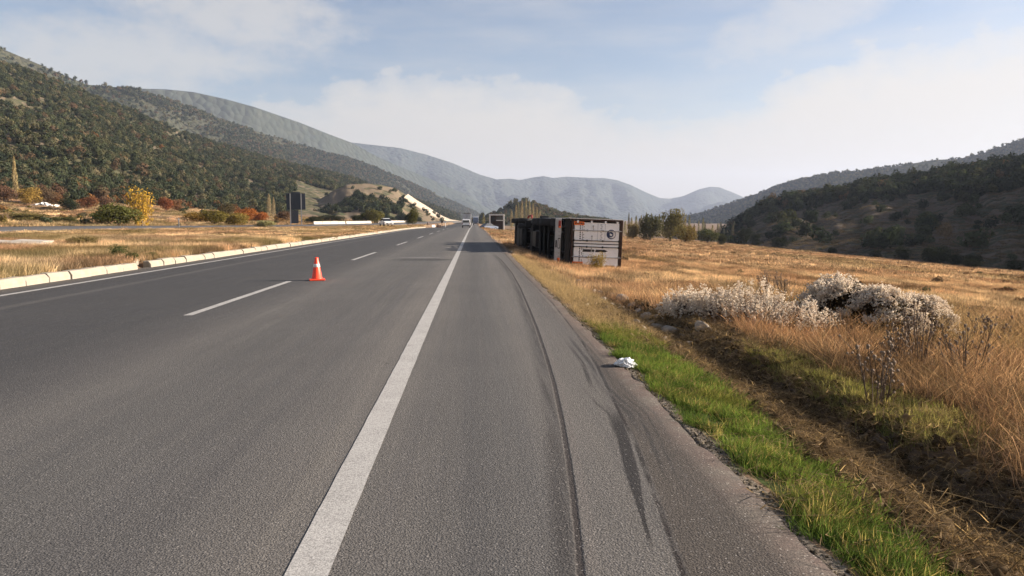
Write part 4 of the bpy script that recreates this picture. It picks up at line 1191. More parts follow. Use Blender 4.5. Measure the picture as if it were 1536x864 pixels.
Yv = 232; make_box_truck('tall grey box truck seen from behind, ahead of the white van', (XofPx(700.5, Yv), Yv + 5, zr(Yv) + .006), 0, M['greybox'], M['vanwhite'])
Yv = 330; make_box_truck('small distant truck with a white box coming along the road', (XofPx(713.5, Yv), Yv, zr(Yv) + .006), PI, M['vanwhite'], M['bluegrey'])
Yv = 148.0
xo_, zo_ = opp_xz(Yv)
ox = XofPx(579, Yv)
make_car('white car driving towards the camera on the opposite carriageway', (ox, Yv, float(np.interp(ox, [xo_ - 6, xo_, xo_ + 6], [zo_, zo_ + .05, zo_])) + .01), PI + .38, M['vanwhite'])

# ------------------------------------------------------------------ far roadside things
def gp(px, Y):
    x = XofPx(px, Y); return x, Y, hz(x, Y)
# direction sign seen from behind
x, y, z = gp(444.5, 155)
u = 155 / F
t_ = thing('road_sign', 'large dark road sign on two grey posts beyond the opposite carriageway', 'road sign', (x, y, z), (0, 0, .12))
ztop = P(444, 290, 155).z - z; zmid = P(444, 314.5, 155).z - z
b = MB(); b.box((0, 0, (ztop + zmid) / 2), (27 * u, .08, ztop - zmid), .02); pn = b.build('sign_panel', M['signback'], t_)
b = MB()
for k in range(4): b.box((0, .02 - .09, zmid + (ztop - zmid) * (k + .5) / 4), (26.4 * u, .06, .10))
b.box((0, -.05, ztop + .02), (12 * u, .06, .5)); b.build('panel_rail', M['signback'], pn)
b = MB(); b.box((-.35, .35, zmid * .56), (1.5, .06, zmid * .80), .01); b.build('lower_panel', M['teal'], t_)
for xx in (-8 * u, 7.5 * u):
    b = MB(); b.box((xx, -.12, ztop / 2 - .2), (.20, .14, ztop + .3), .01); b.build('post', M['steel'], t_)
# marker post
x, y, z = gp(268, 92)
t_ = thing('marker_post', 'thin grey marker post beside the opposite carriageway', 'post', (x, y, z))
b = MB(); b.box((0, 0, .55), (.12, .05, 1.3), .01); b.build('post', M['steel'], t_)
b = MB(); b.box((0, -.03, 1.05), (.10, .02, .18), .005); b.build('reflector', M['white'], t_)
# concrete barrier pieces along the opposite road
def barrier_mesh(L):
    m = MB(); m.prism([(-.3, 0), (.3, 0), (.26, .12), (.12, .4), (.09, .9), (-.09, .9), (-.12, .4), (-.26, .12)], -L / 2, L / 2, 'y')
    bmesh.ops.bevel(m.bm, geom=list(m.bm.edges), offset=.015, segments=1, affect='EDGES')
    return m.mesh('concrete_barrier', M['concrete'])
bm_ = barrier_mesh(5.9)
yb = 176
while yb < 330:
    if not (236 < yb < 248):
        xo_, zo_ = opp_xz(yb); xo2, _ = opp_xz(yb + 6)
        o = link(bpy.data.objects.new('concrete_barrier', bm_)); o.location = (xo_ - 6.6, yb, hz(xo_ - 6.6, yb) + .05); o.rotation_euler = (0, 0, -math.atan2(xo2 - xo_, 6))
        tag(o, 'pale concrete barrier section on the far side of the opposite carriageway', 'barrier', 'concrete barriers beyond the opposite road')
    yb += 6.05
# work-site barriers at the median opening
for k, (px, Y, lab) in enumerate(((658, 178, 'dull red and white barrier at the median opening, nearest the kerb end'), (650, 200, 'red and white plastic barrier at the median opening, middle one'), (643, 190, 'red and white plastic barrier at the median opening, farthest from the lane'))):
    x, y, z = gp(px, Y)
    t_ = thing('plastic_barrier', lab, 'barrier', (x, y, max(z, zr(Y)) + .02), (0, 0, .3 + k * .4), 'plastic barriers at the median opening')
    b = MB(); b.prism([(-.22, 0), (.22, 0), (.09, .85), (-.09, .85)], -.75, .75, 'x'); t_.scale = (.7, .7, .7); b.build('shell', M['rust'] if k != 1 else M['white'], t_)
    b = MB(); b.box((0, 0, .5), (1.2, .27, .14), .01); b.build('stripe', M['white'] if k != 1 else M['rust'], t_)
for k, (px, Y) in enumerate(((663, 176), (668, 205))):
    x, y, z = gp(px, Y)
    t_ = thing('delineator_post', ('slim white' if k else 'slim dark') + ' post standing at the median opening', 'post', (x, y, max(z, zr(Y))))
    b = MB(); b.cyl((0, 0, 0), (0, 0, 1.5), .07, 10); b.build('post', M['white'] if k else M['rust'], t_)
    b = MB(); b.box((0, -.02, 1.35), (.45, .05, .45), .01); b.build('head', M['white'] if k else M['rust'], t_)
# small roadside building with a white frame
x, y, z = gp(745, 205)
t_ = thing('roadside_shelter', 'small roadside building with a white frame and dark open bays behind the truck', 'building', (x, y, z), (0, 0, -.05))
u = 205 / F; hh = P(745, 321.5, 205).z - z
b = MB()
for xx in (-10 * u, 10.5 * u): b.box((xx, 0, hh / 2), (.35, 3.2, hh))
b.box((0, 0, hh - .16), (22.5 * u, 3.6, .32), .03); b.box((5 * u, -1.5, hh - 1.65), (11 * u, .2, .22)); b.build('frame', M['white'], t_)
b = MB(); b.box((0, .6, hh / 2 - .1), (19 * u, 2.0, hh - .3)); b.build('wall', M['rust'], t_)
b = MB(); b.box((4.5 * u, -.46, hh - 1.1), (9 * u, .06, .9)); b.build('window', M['glass'], t_)
b = MB(); b.box((-5 * u, -.46, hh - 1.3), (6 * u, .06, 1.5)); b.build('opening', M['black'], t_)  # black panel paints the shade inside an open bay
x, y, z = gp(733.5, 178)
make_car('dark blue car parked by the roadside building behind the truck', (x, y, z), -.9, M['bluegrey'])
# concrete slabs lying in the median
for k, (px, Y, L, lab) in enumerate(((10, 36.5, 3.4, 'long pale concrete slab lying in the median grass at the left edge'), (46, 37.5, 1.5, 'short pale concrete slab end lying in the median grass'))):
    x = XofPx(px, Y); z = hz(x, Y)
    b = MB(); b.box((0, 0, .12), (L, 1.5 - .5 * k, .20), .02)
    for v in b.bm.verts: v.co += Vector((random.uniform(-.03, .03), random.uniform(-.03, .03), random.uniform(-.012, .012)))
    o = b.build('concrete_slab', M['concrete'], None, False, (x, Y, z + .12)); o.rotation_euler = (.03, .04, -.10 + .12 * k)
    tag(o, lab, 'slab', 'concrete slabs in the median')

# ------------------------------------------------------------------ rocks, rubble, bag
def rock_mesh(seed, mat, name='rock'):
    m = MB(); bmesh.ops.create_icosphere(m.bm, subdivisions=2, radius=1)
    r = random.Random(seed)
    cuts = [(Vector((r.gauss(0, 1), r.gauss(0, 1), r.gauss(0, 1))).normalized(), r.uniform(.45, .85)) for _ in range(9)]
    for v in m.bm.verts:
        for n_, d_ in cuts:
            k = v.co.dot(n_) - d_
            if k > 0: v.co -= n_ * k
        v.co *= 1 + r.uniform(-.04, .04)
        v.co.z *= .7
    return m.mesh(name, mat)
rocks = [rock_mesh(k, M['rock']) for k in range(7)]
pale = [rock_mesh(20 + k, M['concrete']) for k in range(2)]
random.seed(21)
def on_ground(px, py):
    """walk down the pixel's ray until it meets the ground"""
    v = ray(px, py); Y = 2.0
    while Y < 900:
        if CAMH + v[2] * Y < hz(v[0] * Y, Y): break
        Y *= 1.004
    return v[0] * Y, Y, hz(v[0] * Y, Y)
rk = [(912, 436, 10), (922, 448, 9), (905, 452, 8), (935, 452, 12), (948, 461, 9), (940, 474, 11), (957, 470, 10), (968, 480, 14), (955, 488, 10), (976, 490, 12), (985, 497, 16), (1004, 503, 24), (995, 512, 10), (1022, 508, 11), (1018, 520, 9), (985, 478, 9), (930, 465, 8), (890, 440, 8), (880, 430, 7), (1035, 517, 8), (1052, 494, 16), (893, 425, 7), (918, 460, 9), (964, 497, 9), (1046, 530, 9), (900, 441, 7)]
for i_, (px, py, s) in enumerate(rk):
    x, y, z = on_ground(px, py)
    o = link(bpy.data.objects.new('rock', rocks[i_ % 7])); sc_ = s / F * y * .85
    o.scale = (sc_ * random.uniform(.9, 1.3), sc_ * random.uniform(.8, 1.1), sc_ * random.uniform(.8, 1.1)); o.location = (x, y, z + sc_ * .22); o.rotation_euler = (random.uniform(-.4, .4), random.uniform(-.4, .4), random.uniform(0, 6.3))
    tag(o, 'largest boulder in the rubble behind the green grass' if s == 24 else 'brown stone among the rubble between the verge and the dry grass', 'rock', None if s == 24 else 'stones in the roadside rubble')
for (px, py, s, lab) in ((825, 409, 8, 'whitish stone in the grass in front of the truck underside'), (867, 423, 7, 'small white stone in the dry grass below the container doors'), (841, 430, 6, 'small whitish stone on the verge between road and truck'), (815, 384, 4, 'small white scrap on the verge near the truck wheels')):
    x, y, z = on_ground(px, py)
    o = link(bpy.data.objects.new('rock', pale[s % 2])); sc_ = s / F * y * .65; o.scale = (sc_,) * 3; o.location = (x, y, z + sc_ * .4); o.rotation_euler = (0, 0, s)
    tag(o, lab, 'rock', 'pale stones near the truck')
# plastic bag
x, y, z = on_ground(937, 551)
m = MB(); bmesh.ops.create_icosphere(m.bm, subdivisions=4, radius=1)
for v in m.bm.verts:
    p = v.co.copy(); a = fbm(p.x * 2.2 + 5, p.y * 2.2 + p.z * 1.7, 4, 3); c_ = abs(fbm(p.x * 3 + p.z * 3, p.y * 3 - p.z * 2, 4, 8) - .5)
    v.co = p * (.55 + 1.0 * float(a) - 1.6 * float(c_)); v.co.z *= .62
    if v.co.z < -.25: v.co.z = -.25
m.bm.normal_update()
o = m.build('plastic_bag', M['plastic'], None, False, (x + .01, y, z + .04)); o.scale = (.112, .10, .11); o.rotation_euler = (0, .1, .5)
tag(o, 'crumpled white plastic bag lying at the edge of the pavement by the green grass', 'plastic bag')
# pale debris heap and brush heap
x, y, z = gp(68, 185)
m = MB()
random.seed(3)
for k in range(26):
    a = random.uniform(-1, 1); m.box((a * 2.6, random.uniform(-1.2, 1.2), .15 + .75 * (1 - abs(a)) * random.random()), (random.uniform(.4, 1.1), random.uniform(.3, .8), random.uniform(.15, .5)), .03, Euler((random.uniform(-.5, .5), random.uniform(-.5, .5), random.uniform(0, 3))).to_matrix())
o = m.build('debris_heap', M['white'], None, False, (x, y, z)); tag(o, 'heap of white rubble on the brown field at the foot of the left hillside', 'debris heap')

# ------------------------------------------------------------------ trees and bushes one can tell apart
random.seed(31)
def tree(px, Y, hpx, wpx, col, name, label, cat='tree', group=None, kind=None, dz=0.0):
    x, y, z = gp(px, Y); u_ = Y / F
    kk = kind or tree_kinds[random.randrange(3)]
    H_ = hpx * u_; W_ = wpx * u_ / 2
    return plant(kk, x, y, z + dz - .05, W_ * 1.22, H_ / (1.55 if kk in tree_kinds or kk in shrub_kinds else 1.0), col, name, label, cat, group)
def poplar(px, Y, hpx, wpx, col, label, group):
    x, y, z = gp(px, Y); u_ = Y / F
    return plant(pop_kinds[random.randrange(3)], x, y, z, wpx * u_ * 3.6, hpx * u_, col, 'poplar_tree', label, 'tree', group)
PALEY = (.36, .32, .22); PALEG = (.27, .26, .18); TAN = (.37, .31, .21)
poplar(26, 190, 66, 9, (.42, .34, .19), 'tall slim yellowing poplar alone below the left hillside', None)
poplar(404, 210, 33, 8, TAN, 'taller of two bare pale poplars left of the road sign', 'pair of pale poplars by the sign')
poplar(411, 212, 30, 6, TAN, 'shorter of two bare pale poplars left of the road sign', 'pair of pale poplars by the sign')
tree(213, 108, 33, 36, (.44, .29, .055), 'golden_tree', 'loose golden yellow tree beside the opposite carriageway', kind=loose_kind)
tree(178, 104, 29, 54, (.10, .105, .035), 'green_bush', 'broad olive green bush left of the golden yellow tree', 'bush', kind=tree_kinds[0])
tree(152, 112, 16, 30, (.07, .085, .03), 'green_bush', 'low dark green bush left of the broad olive bush', 'bush')
tree(105, 180, 15, 24, (.028, .036, .02), 'dark_bush', 'low round nearly black bush on the brown field by the white rubble', 'bush')
L_ = [(8, 185, 30, 30, RED, 'reddish autumn tree at the far left edge below the hillside'), (44, 188, 26, 26, GOLD, 'yellow autumn shrub beside the tall slim poplar'), (68, 192, 26, 30, BROWN, 'brown autumn shrub behind the white rubble heap'),
      (84, 194, 20, 22, (.16, .09, .05), 'dull brown shrub right of the white rubble heap'), (133, 190, 20, 26, (.20, .09, .045), 'reddish brown shrub right of the dark round bush'), (157, 186, 26, 16, RED, 'narrow rusty red shrub above the olive bushes'),
      (250, 200, 24, 18, (.22, .08, .04), 'rust red shrub right of the golden tree'), (266, 205, 22, 16, (.24, .13, .07), 'pinkish brown shrub next to the rust red one'),
      (300, 150, 18, 44, (.24, .15, .04), 'low yellow brown bush beyond the marker post'), (322, 135, 26, 36, (.15, .125, .035), 'rounded olive brown bush beyond the opposite carriageway'), (352, 140, 20, 34, (.22, .17, .05), 'ochre bush beyond the opposite carriageway'),
      (368, 165, 24, 28, (.34, .13, .04), 'orange brown shrub left of the pale poplars'), (390, 175, 18, 26, (.33, .12, .04), 'bright orange shrub left of the pale poplars'), (340, 190, 22, 20, (.10, .08, .04), 'dull olive shrub behind the ochre bushes'),
      (397, 118, 14, 28, (.26, .25, .13), 'pale grey green weed bush beside the opposite road'), (424, 190, 16, 22, (.12, .075, .05), 'brown shrub directly left of the road sign'), (474, 190, 14, 26, (.05, .055, .03), 'dark low bush right of the road sign'),
      (498, 220, 12, 34, (.045, .05, .03), 'dark flat bush between the sign and the bare spur'), (536, 250, 13, 20, (.05, .055, .03), 'dark bush at the foot of the bare spur'), (562, 235, 24, 26, (.13, .12, .04), 'yellow green tree left of the white car'),
      (550, 240, 18, 26, (.045, .055, .025), 'dark green bush behind the white car'), (40, 120, 16, 60, (.13, .11, .045), 'olive brown bush in the field at far left'), (95, 115, 12, 44, (.09, .09, .035), 'low green brown bush in the left field')]
for q in L_:
    tree(q[0], q[1], q[2] * .78, q[3], q[4], 'autumn_shrub', q[5], 'shrub', 'bushes and shrubs beyond the opposite road', kind=tree_kinds[random.randrange(3)])
tree(619, 172, 21, 15, (.085, .085, .028), 'young_tree', 'small round green brown tree standing in the median', kind=tree_kinds[2])
tree(612, 174, 16, 9, (.025, .032, .018), 'young_tree', 'slim dark conical tree touching the small round tree in the median', kind=tree_kinds[0])
# behind the truck
for (px, Y, h, w_, c_, lab) in ((878, 118, 30, 36, (.20, .17, .055), 'olive yellow tree rising behind the container roof'), (852, 124, 27, 22, (.15, .145, .055), 'smaller olive tree rising behind the truck'), (976, 172, 38, 36, (.085, .085, .04), 'dark olive rounded tree right of the container'), (1006, 176, 41, 34, (.17, .15, .06), 'taller yellow green tree right of the dark olive one'),
                                (1028, 178, 22, 34, (.20, .15, .05), 'low yellow tree between the green trees and the poplars'), (950, 178, 24, 20, (.24, .18, .07), 'small yellow tree just right of the container'), (1062, 190, 20, 34, (.10, .11, .05), 'low green bush at the far edge of the dry field'), (1084, 168, 15, 12, (.05, .055, .03), 'small dark bush left of the right hill foot')):
    tree(px, Y, h, w_, c_, 'broadleaf_tree', lab, 'tree', 'trees beyond the dry field')
poplar(725.5, 260, 20, 5, (.26, .24, .13), 'single pale poplar beside the road far ahead', None)
for i_ in range(13):
    px = 768 + i_ * 5.2 + random.uniform(-1.5, 1.5)
    poplar(px, 300 + random.uniform(-15, 15), 36 * math.exp(-((px - 789) / 26) ** 2) + 10, 6, random.choice([TAN, PALEY, PALEG]), 'pale poplar in the row on the small hill behind the truck', 'poplars behind the truck')
for i_ in range(34):
    px = 938 + i_ * 5.0 + random.uniform(-2, 2)
    poplar(px, 285 + random.uniform(-25, 25), random.uniform(20, 38) * (1 - .25 * (px > 1060)), random.uniform(4, 7), random.choice([TAN, PALEY, PALEG, (.17, .15, .10)]), 'slim pale poplar in the long row beyond the dry field', 'poplars beyond the dry field')
# bushes at the foot of the right hill
for (px, Y, h, w_) in ((1118, 205, 24, 22), (1134, 200, 20, 16), (1170, 182, 16, 22), (1316, 138, 13, 18), (1358, 128, 19, 20), (1398, 121, 26, 22), (1412, 119, 20, 30), (1438, 117, 18, 22), (1462, 114, 20, 28), (1460, 104, 14, 26), (1530, 104, 16, 26), (1250, 155, 10, 14)):
    tree(px, Y, h, w_, (.030, .036, .020), 'slope_shrub', 'dark bush standing at the foot of the shaded right hill', 'shrub', 'bushes at the foot of the right hill')

# ------------------------------------------------------------------ white fluffy shrubs
def fluff(seed, n, rx, ryy, h, size, cover=.45, plume=False):
    r = np.random.RandomState(seed)
    if plume:                                   # many stems, each topped with a long ragged plume
        ns = n
        a = r.rand(ns) * 6.28; q = np.sqrt(r.rand(ns))
        bx = np.stack([q * np.cos(a) * rx, q * np.sin(a) * ryy], 1)
        hump = .55 + .45 * np.sqrt(np.clip(1 - q ** 2, 0, 1))
        tip = h * hump * (.62 + .55 * r.rand(ns)) * (.75 + .5 * fbm(bx[:, 0] * 3, bx[:, 1] * 3, 3, seed))
        ln = r.normal(size=(ns, 2)) * .10 + bx * .22
        k = 16
        t_ = r.rand(ns, k) ** .8
        L = .10 + .13 * r.rand(ns)
        z = tip[:, None] - L[:, None] * t_
        f = (z / np.maximum(tip[:, None], .05))
        c = np.stack([bx[:, :1] + ln[:, :1] * f, bx[:, 1:] + ln[:, 1:] * f, z], -1) + r.normal(size=(ns, k, 3)) * (.010 + .016 * np.sin(t_ * 3.0))[..., None]
        cc = c.reshape(-1, 3); vv = np.repeat(r.rand(ns), k) * .6 + .4 * r.rand(ns * k)
        s = size * .55 * (.45 + .8 * r.rand(len(cc)))
    else:                                       # clustered heads thinned at the front: lit top and shaded side shaped in
        n0 = n
        d_ = r.normal(size=(n0, 3)); d_ /= np.linalg.norm(d_, axis=1)[:, None]; d_[:, 2] = np.abs(d_[:, 2])
        lump = .80 + .5 * (fbm(d_[:, 0] * 2 + 3 * d_[:, 2], d_[:, 1] * 2 - 2 * d_[:, 2], 4, seed) - .1)
        c = d_ * (lump * (.84 + .20 * r.rand(n0)))[:, None]
        nn = (fbm(c[:, 0] * 2.2 + 7, c[:, 1] * 2.2 + c[:, 2] * 2.8, 3, seed + 4) - .5) * 1.5 + .5
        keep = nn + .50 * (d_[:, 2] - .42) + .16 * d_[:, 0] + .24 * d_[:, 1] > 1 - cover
        c = c[keep] * np.array([rx, ryy, h]); dk = d_[keep]
        m_ = len(c); k = 15
        off = r.normal(size=(m_, k, 3)) * np.array([.030, .030, .022]) + dk[:, None, :] * .018
        cc = (c[:, None, :] + off).reshape(-1, 3); vv = np.repeat(r.rand(m_), k) * .55 + .45 * r.rand(m_ * k)
        s = size * .62 * (.5 + .7 * r.rand(len(cc)))
    oc = np.array([(1, 0, 0), (-1, 0, 0), (0, 1, 0), (0, -1, 0), (0, 0, 1.), (0, 0, -1)])
    ft = np.array([(0, 2, 4), (2, 1, 4), (1, 3, 4), (3, 0, 4), (2, 0, 5), (1, 2, 5), (3, 1, 5), (0, 3, 5)])
    N = len(cc)
    V = cc[:, None, :] + oc[None] * s[:, None, None] * (1 + .5 * (r.rand(N, 6, 1) - .5))
    Fc = (ft[None] + (np.arange(N) * 6)[:, None, None]).reshape(-1, 3)
    return mesh_np('seed_heads', V.reshape(-1, 3), Fc, [M['fluff']], True, attrs={'var': ('FLOAT', 'POINT', np.repeat(vv, 6))})
def m_fluff():
    m, t, out = newmat('fluffy_seed_heads')
    v = attr(t, 'var').outputs['Fac']
    c = mix(t, v, (.72, .61, .50), (.97, .90, .78))
    a = nd(t, 'ShaderNodeBsdfDiffuse', {0: c}); b = nd(t, 'ShaderNodeBsdfTranslucent', {0: c})
    ms = nd(t, 'ShaderNodeMixShader', {0: .5, 1: a.outputs[0], 2: b.outputs[0]})
    t.links.new(ms.outputs[0], out.inputs[0]); return m
M['fluff'] = m_fluff()
def twigs(seed, n, rx, ryy, h, r0=.006):
    r = random.Random(seed); m = MB()
    for i in range(n):
        a = r.uniform(0, 6.28); q = r.uniform(.3, 1.0) ; e = r.uniform(.2, 1)
        p1 = Vector((q * .35 * rx * math.cos(a), q * .35 * ryy * math.sin(a), h * .35)); p2 = Vector((q * rx * math.cos(a) * .85, q * ryy * math.sin(a) * .85, h * .92 * e))
        m.tube([(q * .1 * rx * math.cos(a), q * .1 * ryy * math.sin(a), -.05), p1, p2], [r0, r0 * .8, r0 * .3], 4)
        for j in range(3):
            b_ = p1.lerp(p2, r.uniform(.1, .9)); m.tube([b_, b_ + Vector((r.uniform(-.15, .15), r.uniform(-.15, .15), r.uniform(.05, .2)))], [r0 * .5, r0 * .2], 3)
    return m.mesh('twigs', M['twig'])
M['twig'] = simple('dry_twigs', (.075, .048, .032), .95, amt=.4, scale=12)
fl = [(1032, 13.6, 66, 45, True, 'small loose whitish shrub at the left end of the fluffy shrubs'), (1080, 13.4, 84, 58, True, 'loose plume-like whitish shrub, second from the left'), (1132, 13.0, 96, 66, True, 'tall loose plume-like white shrub left of the gap'), (1190, 12.4, 100, 54, True, 'low whitish shrub in front of the dense dark centred one'), (1268, 13.2, 122, 76, False, 'dense white topped shrub with a dark hollow side'),
      (1326, 12.6, 120, 64, False, 'low white topped shrub in the middle of the dense clump'), (1382, 12.9, 106, 60, False, 'white shrub at the right end of the dense clump')]
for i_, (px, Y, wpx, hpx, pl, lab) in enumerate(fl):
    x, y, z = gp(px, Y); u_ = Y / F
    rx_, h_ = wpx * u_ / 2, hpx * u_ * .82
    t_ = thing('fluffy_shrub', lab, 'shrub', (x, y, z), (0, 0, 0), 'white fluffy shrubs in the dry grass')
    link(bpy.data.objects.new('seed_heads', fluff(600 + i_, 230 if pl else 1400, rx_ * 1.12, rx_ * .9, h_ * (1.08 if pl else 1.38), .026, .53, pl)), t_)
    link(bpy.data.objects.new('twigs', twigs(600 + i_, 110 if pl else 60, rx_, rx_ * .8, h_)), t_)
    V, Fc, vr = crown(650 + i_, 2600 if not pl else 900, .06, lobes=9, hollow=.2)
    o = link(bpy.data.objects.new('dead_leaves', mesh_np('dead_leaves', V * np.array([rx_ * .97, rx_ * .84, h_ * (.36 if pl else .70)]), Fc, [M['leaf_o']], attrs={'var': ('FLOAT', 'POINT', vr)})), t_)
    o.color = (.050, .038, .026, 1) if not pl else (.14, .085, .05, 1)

# dried thistle stand, dark brown weeds
def thistle_mesh(seed, n, h, spread):
    r = random.Random(seed); m = MB(); hd = MB()
    for i in range(n):
        a = r.uniform(0, 6.28); q = r.uniform(0, spread); bx_ = Vector((q * .4 * math.cos(a), q * .4 * math.sin(a), -.03))
        tip = Vector((q * math.cos(a), q * math.sin(a), h * r.uniform(.6, 1.05)))
        mid = bx_.lerp(tip, .55) + Vector((r.uniform(-.03, .03), r.uniform(-.03, .03), .03))
        m.tube([bx_, mid, tip], [.006, .005, .003], 5)
        hd.cyl(tip, tip + Vector((0, 0, .03)), .012, 8, .019)
        bmesh.ops.create_icosphere(hd.bm, subdivisions=1, radius=.019, matrix=Matrix.Translation(tip + Vector((0, 0, .03))))
        for j in range(r.randint(2, 4)):
            b_ = bx_.lerp(mid, r.uniform(.3, 1)) if r.random() < .5 else mid.lerp(tip, r.uniform(0, .8))
            e = b_ + Vector((r.uniform(-.14, .14), r.uniform(-.14, .14), r.uniform(.06, .2)))
            m.tube([b_, e], [.0035, .002], 4)
            bmesh.ops.create_icosphere(hd.bm, subdivisions=1, radius=r.uniform(.011, .019), matrix=Matrix.Translation(e))
    return m.mesh('stems', M['twig']), hd.mesh('seed_heads', M['thistle'])
M['thistle'] = simple('thistle_heads', (.20, .145, .10), .9, amt=.3, scale=40)
for i_, (px, Y, n_, h_, sp_, lab) in enumerate(((1392, 9.0, 18, .82, .30, 'dried brown thistle with round seed heads, below the white shrubs'), (1352, 8.6, 12, .62, .22, 'smaller dried thistle left of the tall one'), (1330, 6.9, 11, .62, .26, 'dried thistle stalks near the lower right of the dry grass'), (1462, 8.4, 12, .62, .3, 'dried thistle right of the tall one'),
                                                (1180, 23, 26, .85, .35, 'tall brown dead weed stand left of the loose white shrubs'), (1152, 22, 22, .9, .35, 'brown branching dead weed behind the white shrubs'), (1490, 11.5, 16, .6, .4, 'low dark thistle clump at the right edge'))):
    x, y, z = gp(px, Y); a_, b_ = thistle_mesh(700 + i_, n_, h_, sp_)
    t_ = thing('dried_thistle', lab, 'thistle', (x, y, z), (0, 0, i_), 'dried thistles in the dry grass')
    link(bpy.data.objects.new('stems', a_), t_); link(bpy.data.objects.new('seed_heads', b_), t_)
# weed bushes in front of the doors, brush heaps in the field
for (px, Y, hpx, wpx, c_, lab, nm) in ((896, 34.2, 26, 30, (.30, .23, .08), 'yellow green weed bush growing in front of the container doors', 'weed_bush'), (1272, 34, 10, 42, (.12, .05, .03), 'low reddish brown weed mound in the middle of the dry field', 'weed_bush'), (1487, 24.5, 16, 64, (.075, .065, .055), 'grey brush heap in the dry field above the white shrubs', 'brush_heap'), (1445, 25.5, 9, 60, (.12, .09, .06), 'flat brown brush heap left of the grey one', 'brush_heap'),
                                       (1020, 29, 8, 70, (.07, .055, .04), 'dark flat brush line in the field right of the container', 'brush_heap'), (1510, 40, 8, 40, (.13, .06, .035), 'reddish weed mound at the right edge of the field', 'weed_bush'), (960, 33, 7, 44, (.085, .065, .045), 'dark brush pile at the container roof corner', 'brush_heap'),
                                       (176, 26.5, 20, 30, (.06, .08, .03), 'dark green weed clump in the median above the kerb gap', 'weed_bush'), (196, 25.2, 12, 22, (.05, .07, .025), 'small green weed at the kerb gap', 'weed_bush'), (222, 27, 9, 20, (.07, .09, .03), 'small green weed right of the kerb gap', 'weed_bush'), (120, 36, 14, 50, (.14, .11, .05), 'brown green weed bush in the median', 'weed_bush')):
    x, y, z = gp(px, Y); u_ = Y / F
    plant(shrub_kinds[0] if nm == 'brush_heap' else loose_kind if hpx > 18 else tree_kinds[2], x, y, z - .03, wpx * u_ / 2, hpx * u_ / 1.5, c_, nm, lab, 'brush heap' if nm == 'brush_heap' else 'weed bush')

# ------------------------------------------------------------------ grasses (nobody could count them)
STRAW = (.62, .475, .335); TANC = (.46, .31, .21); RUST = (.30, .175, .115); OLV = (.18, .17, .08); GRN = (.17, .245, .060); DGRN = (.095, .150, .040); DEAD = (.19, .15, .11)
tA = [blades(34, .12, .34, .14, .0050, .65, .6, 1), blades(42, .08, .26, .16, .0042, .8, .7, 2), blades(24, .20, .44, .12, .0055, .45, .7, 3), blades(6, .34, .62, .12, .005, .5, .6, 4, heads=1.9), blades(30, .14, .34, .16, .0048, 1.0, .9, 5)]
tB = [blades(40, .05, .13, .07, .0060, .55, .6, 11), blades(38, .05, .15, .08, .0055, .7, .8, 12), blades(34, .04, .12, .07, .0065, .5, .5, 13)]
tC = [blades(24, .12, .34, .22, .006, 1.0, .3, 21, flat=True, seg=2), blades(18, .10, .24, .20, .008, 1.0, .3, 22, flat=True, seg=2)]
tD = [blades(60, .16, .38, .32, .013, .45, .5, 31, seg=2), blades(52, .20, .48, .26, .012, .35, .5, 32, seg=2), blades(56, .12, .30, .34, .014, .6, .6, 33, seg=2)]
tE = [blades(80, .15, .38, .85, .035, .4, .4, 41, seg=2), blades(80, .12, .30, .95, .04, .5, .4, 42, seg=2)]
def field(name, n, box_, dens, tmpl, smin, smax, tintf, seed, label, wts=None, tilt=.12, zs=1.0, dz=0.0):
    r = np.random.RandomState(seed)
    x = r.uniform(box_[0], box_[1], n); y = box_[2] + (box_[3] - box_[2]) * r.rand(n)
    k = r.rand(n) < dens(x, y)
    x, y = x[k], y[k]; n = len(x)
    z = H(x, y) + detail(x, y) + dz
    s = smin + (smax - smin) * r.rand(n)
    hv = .65 + .7 * fbm(x * .5, y * .5, 3, seed)
    scl = np.stack([s, s, s * hv * zs], 1)
    rot = np.stack([r.normal(size=n) * tilt, r.normal(size=n) * tilt, r.rand(n) * 6.28], 1)
    idx = r.choice(len(tmpl), n, p=None if wts is None else np.array(wts) / sum(wts))
    scatter(name, M['grass_i'], tmpl, np.stack([x, y, z], 1), rot, scl, idx, tintf(x, y, r), label)
    print(name, n)
def lerp3(a, b, t): return np.array(a) * (1 - t[:, None]) + np.array(b) * t[:, None]
def dry_tint(x, y, r):
    a = sst(.38, .62, fbm(x * .35, y * .25, 4, 201)); b_ = sst(.50, .66, fbm(x * .22 + 9, y * .16, 4, 202)); c_ = sst(.56, .68, fbm(x * .10 + 3, y * .06, 4, 203))
    t = lerp3(STRAW, TANC, a); t = t * (1 - b_[:, None] * .75) + np.array(RUST) * b_[:, None] * .75
    t = t * (1 - c_[:, None] * .4) + np.array(OLV) * c_[:, None] * .4
    d_ = (r.rand(len(x)) < .14)[:, None]
    t = np.where(d_, np.array(DEAD), t)
    big = .58 + .8 * sst(.3, .7, fbm(x * .8, y * .6, 3, 204))[:, None]
    return t * big * (.6 + .8 * r.rand(len(x), 1))
def vis(x, y, m=1.5): return (x < .76 * y + m)
def d_near(x, y):
    z_, z2, dd, gr_ = zones(x, y)
    k = sst(3.95, 4.7, x + .5 * sst(6.8, 5.2, y) + .45 * (fbm(x * 1.4, y * 1.4, 3, 205) - .5) * 2 * .6)
    k = np.where(y > 14, np.maximum(k, sst(3.1, 4.0, x) * sst(14, 24, y)), k)
    return k * vis(x, y) * (1 - .93 * z2) * (.22 + .78 * sst(.38, .56, fbm(x * 1.1, y * 1.1, 3, 206)))
field('dry_grass', 46000, (2.2, 17, 3.0, 20), d_near, tA, .75, 1.25, dry_tint, 301, 'tall tan dry grass filling the verge and field beside the ditch', [3, 3, 2.5, 1.1, 2])
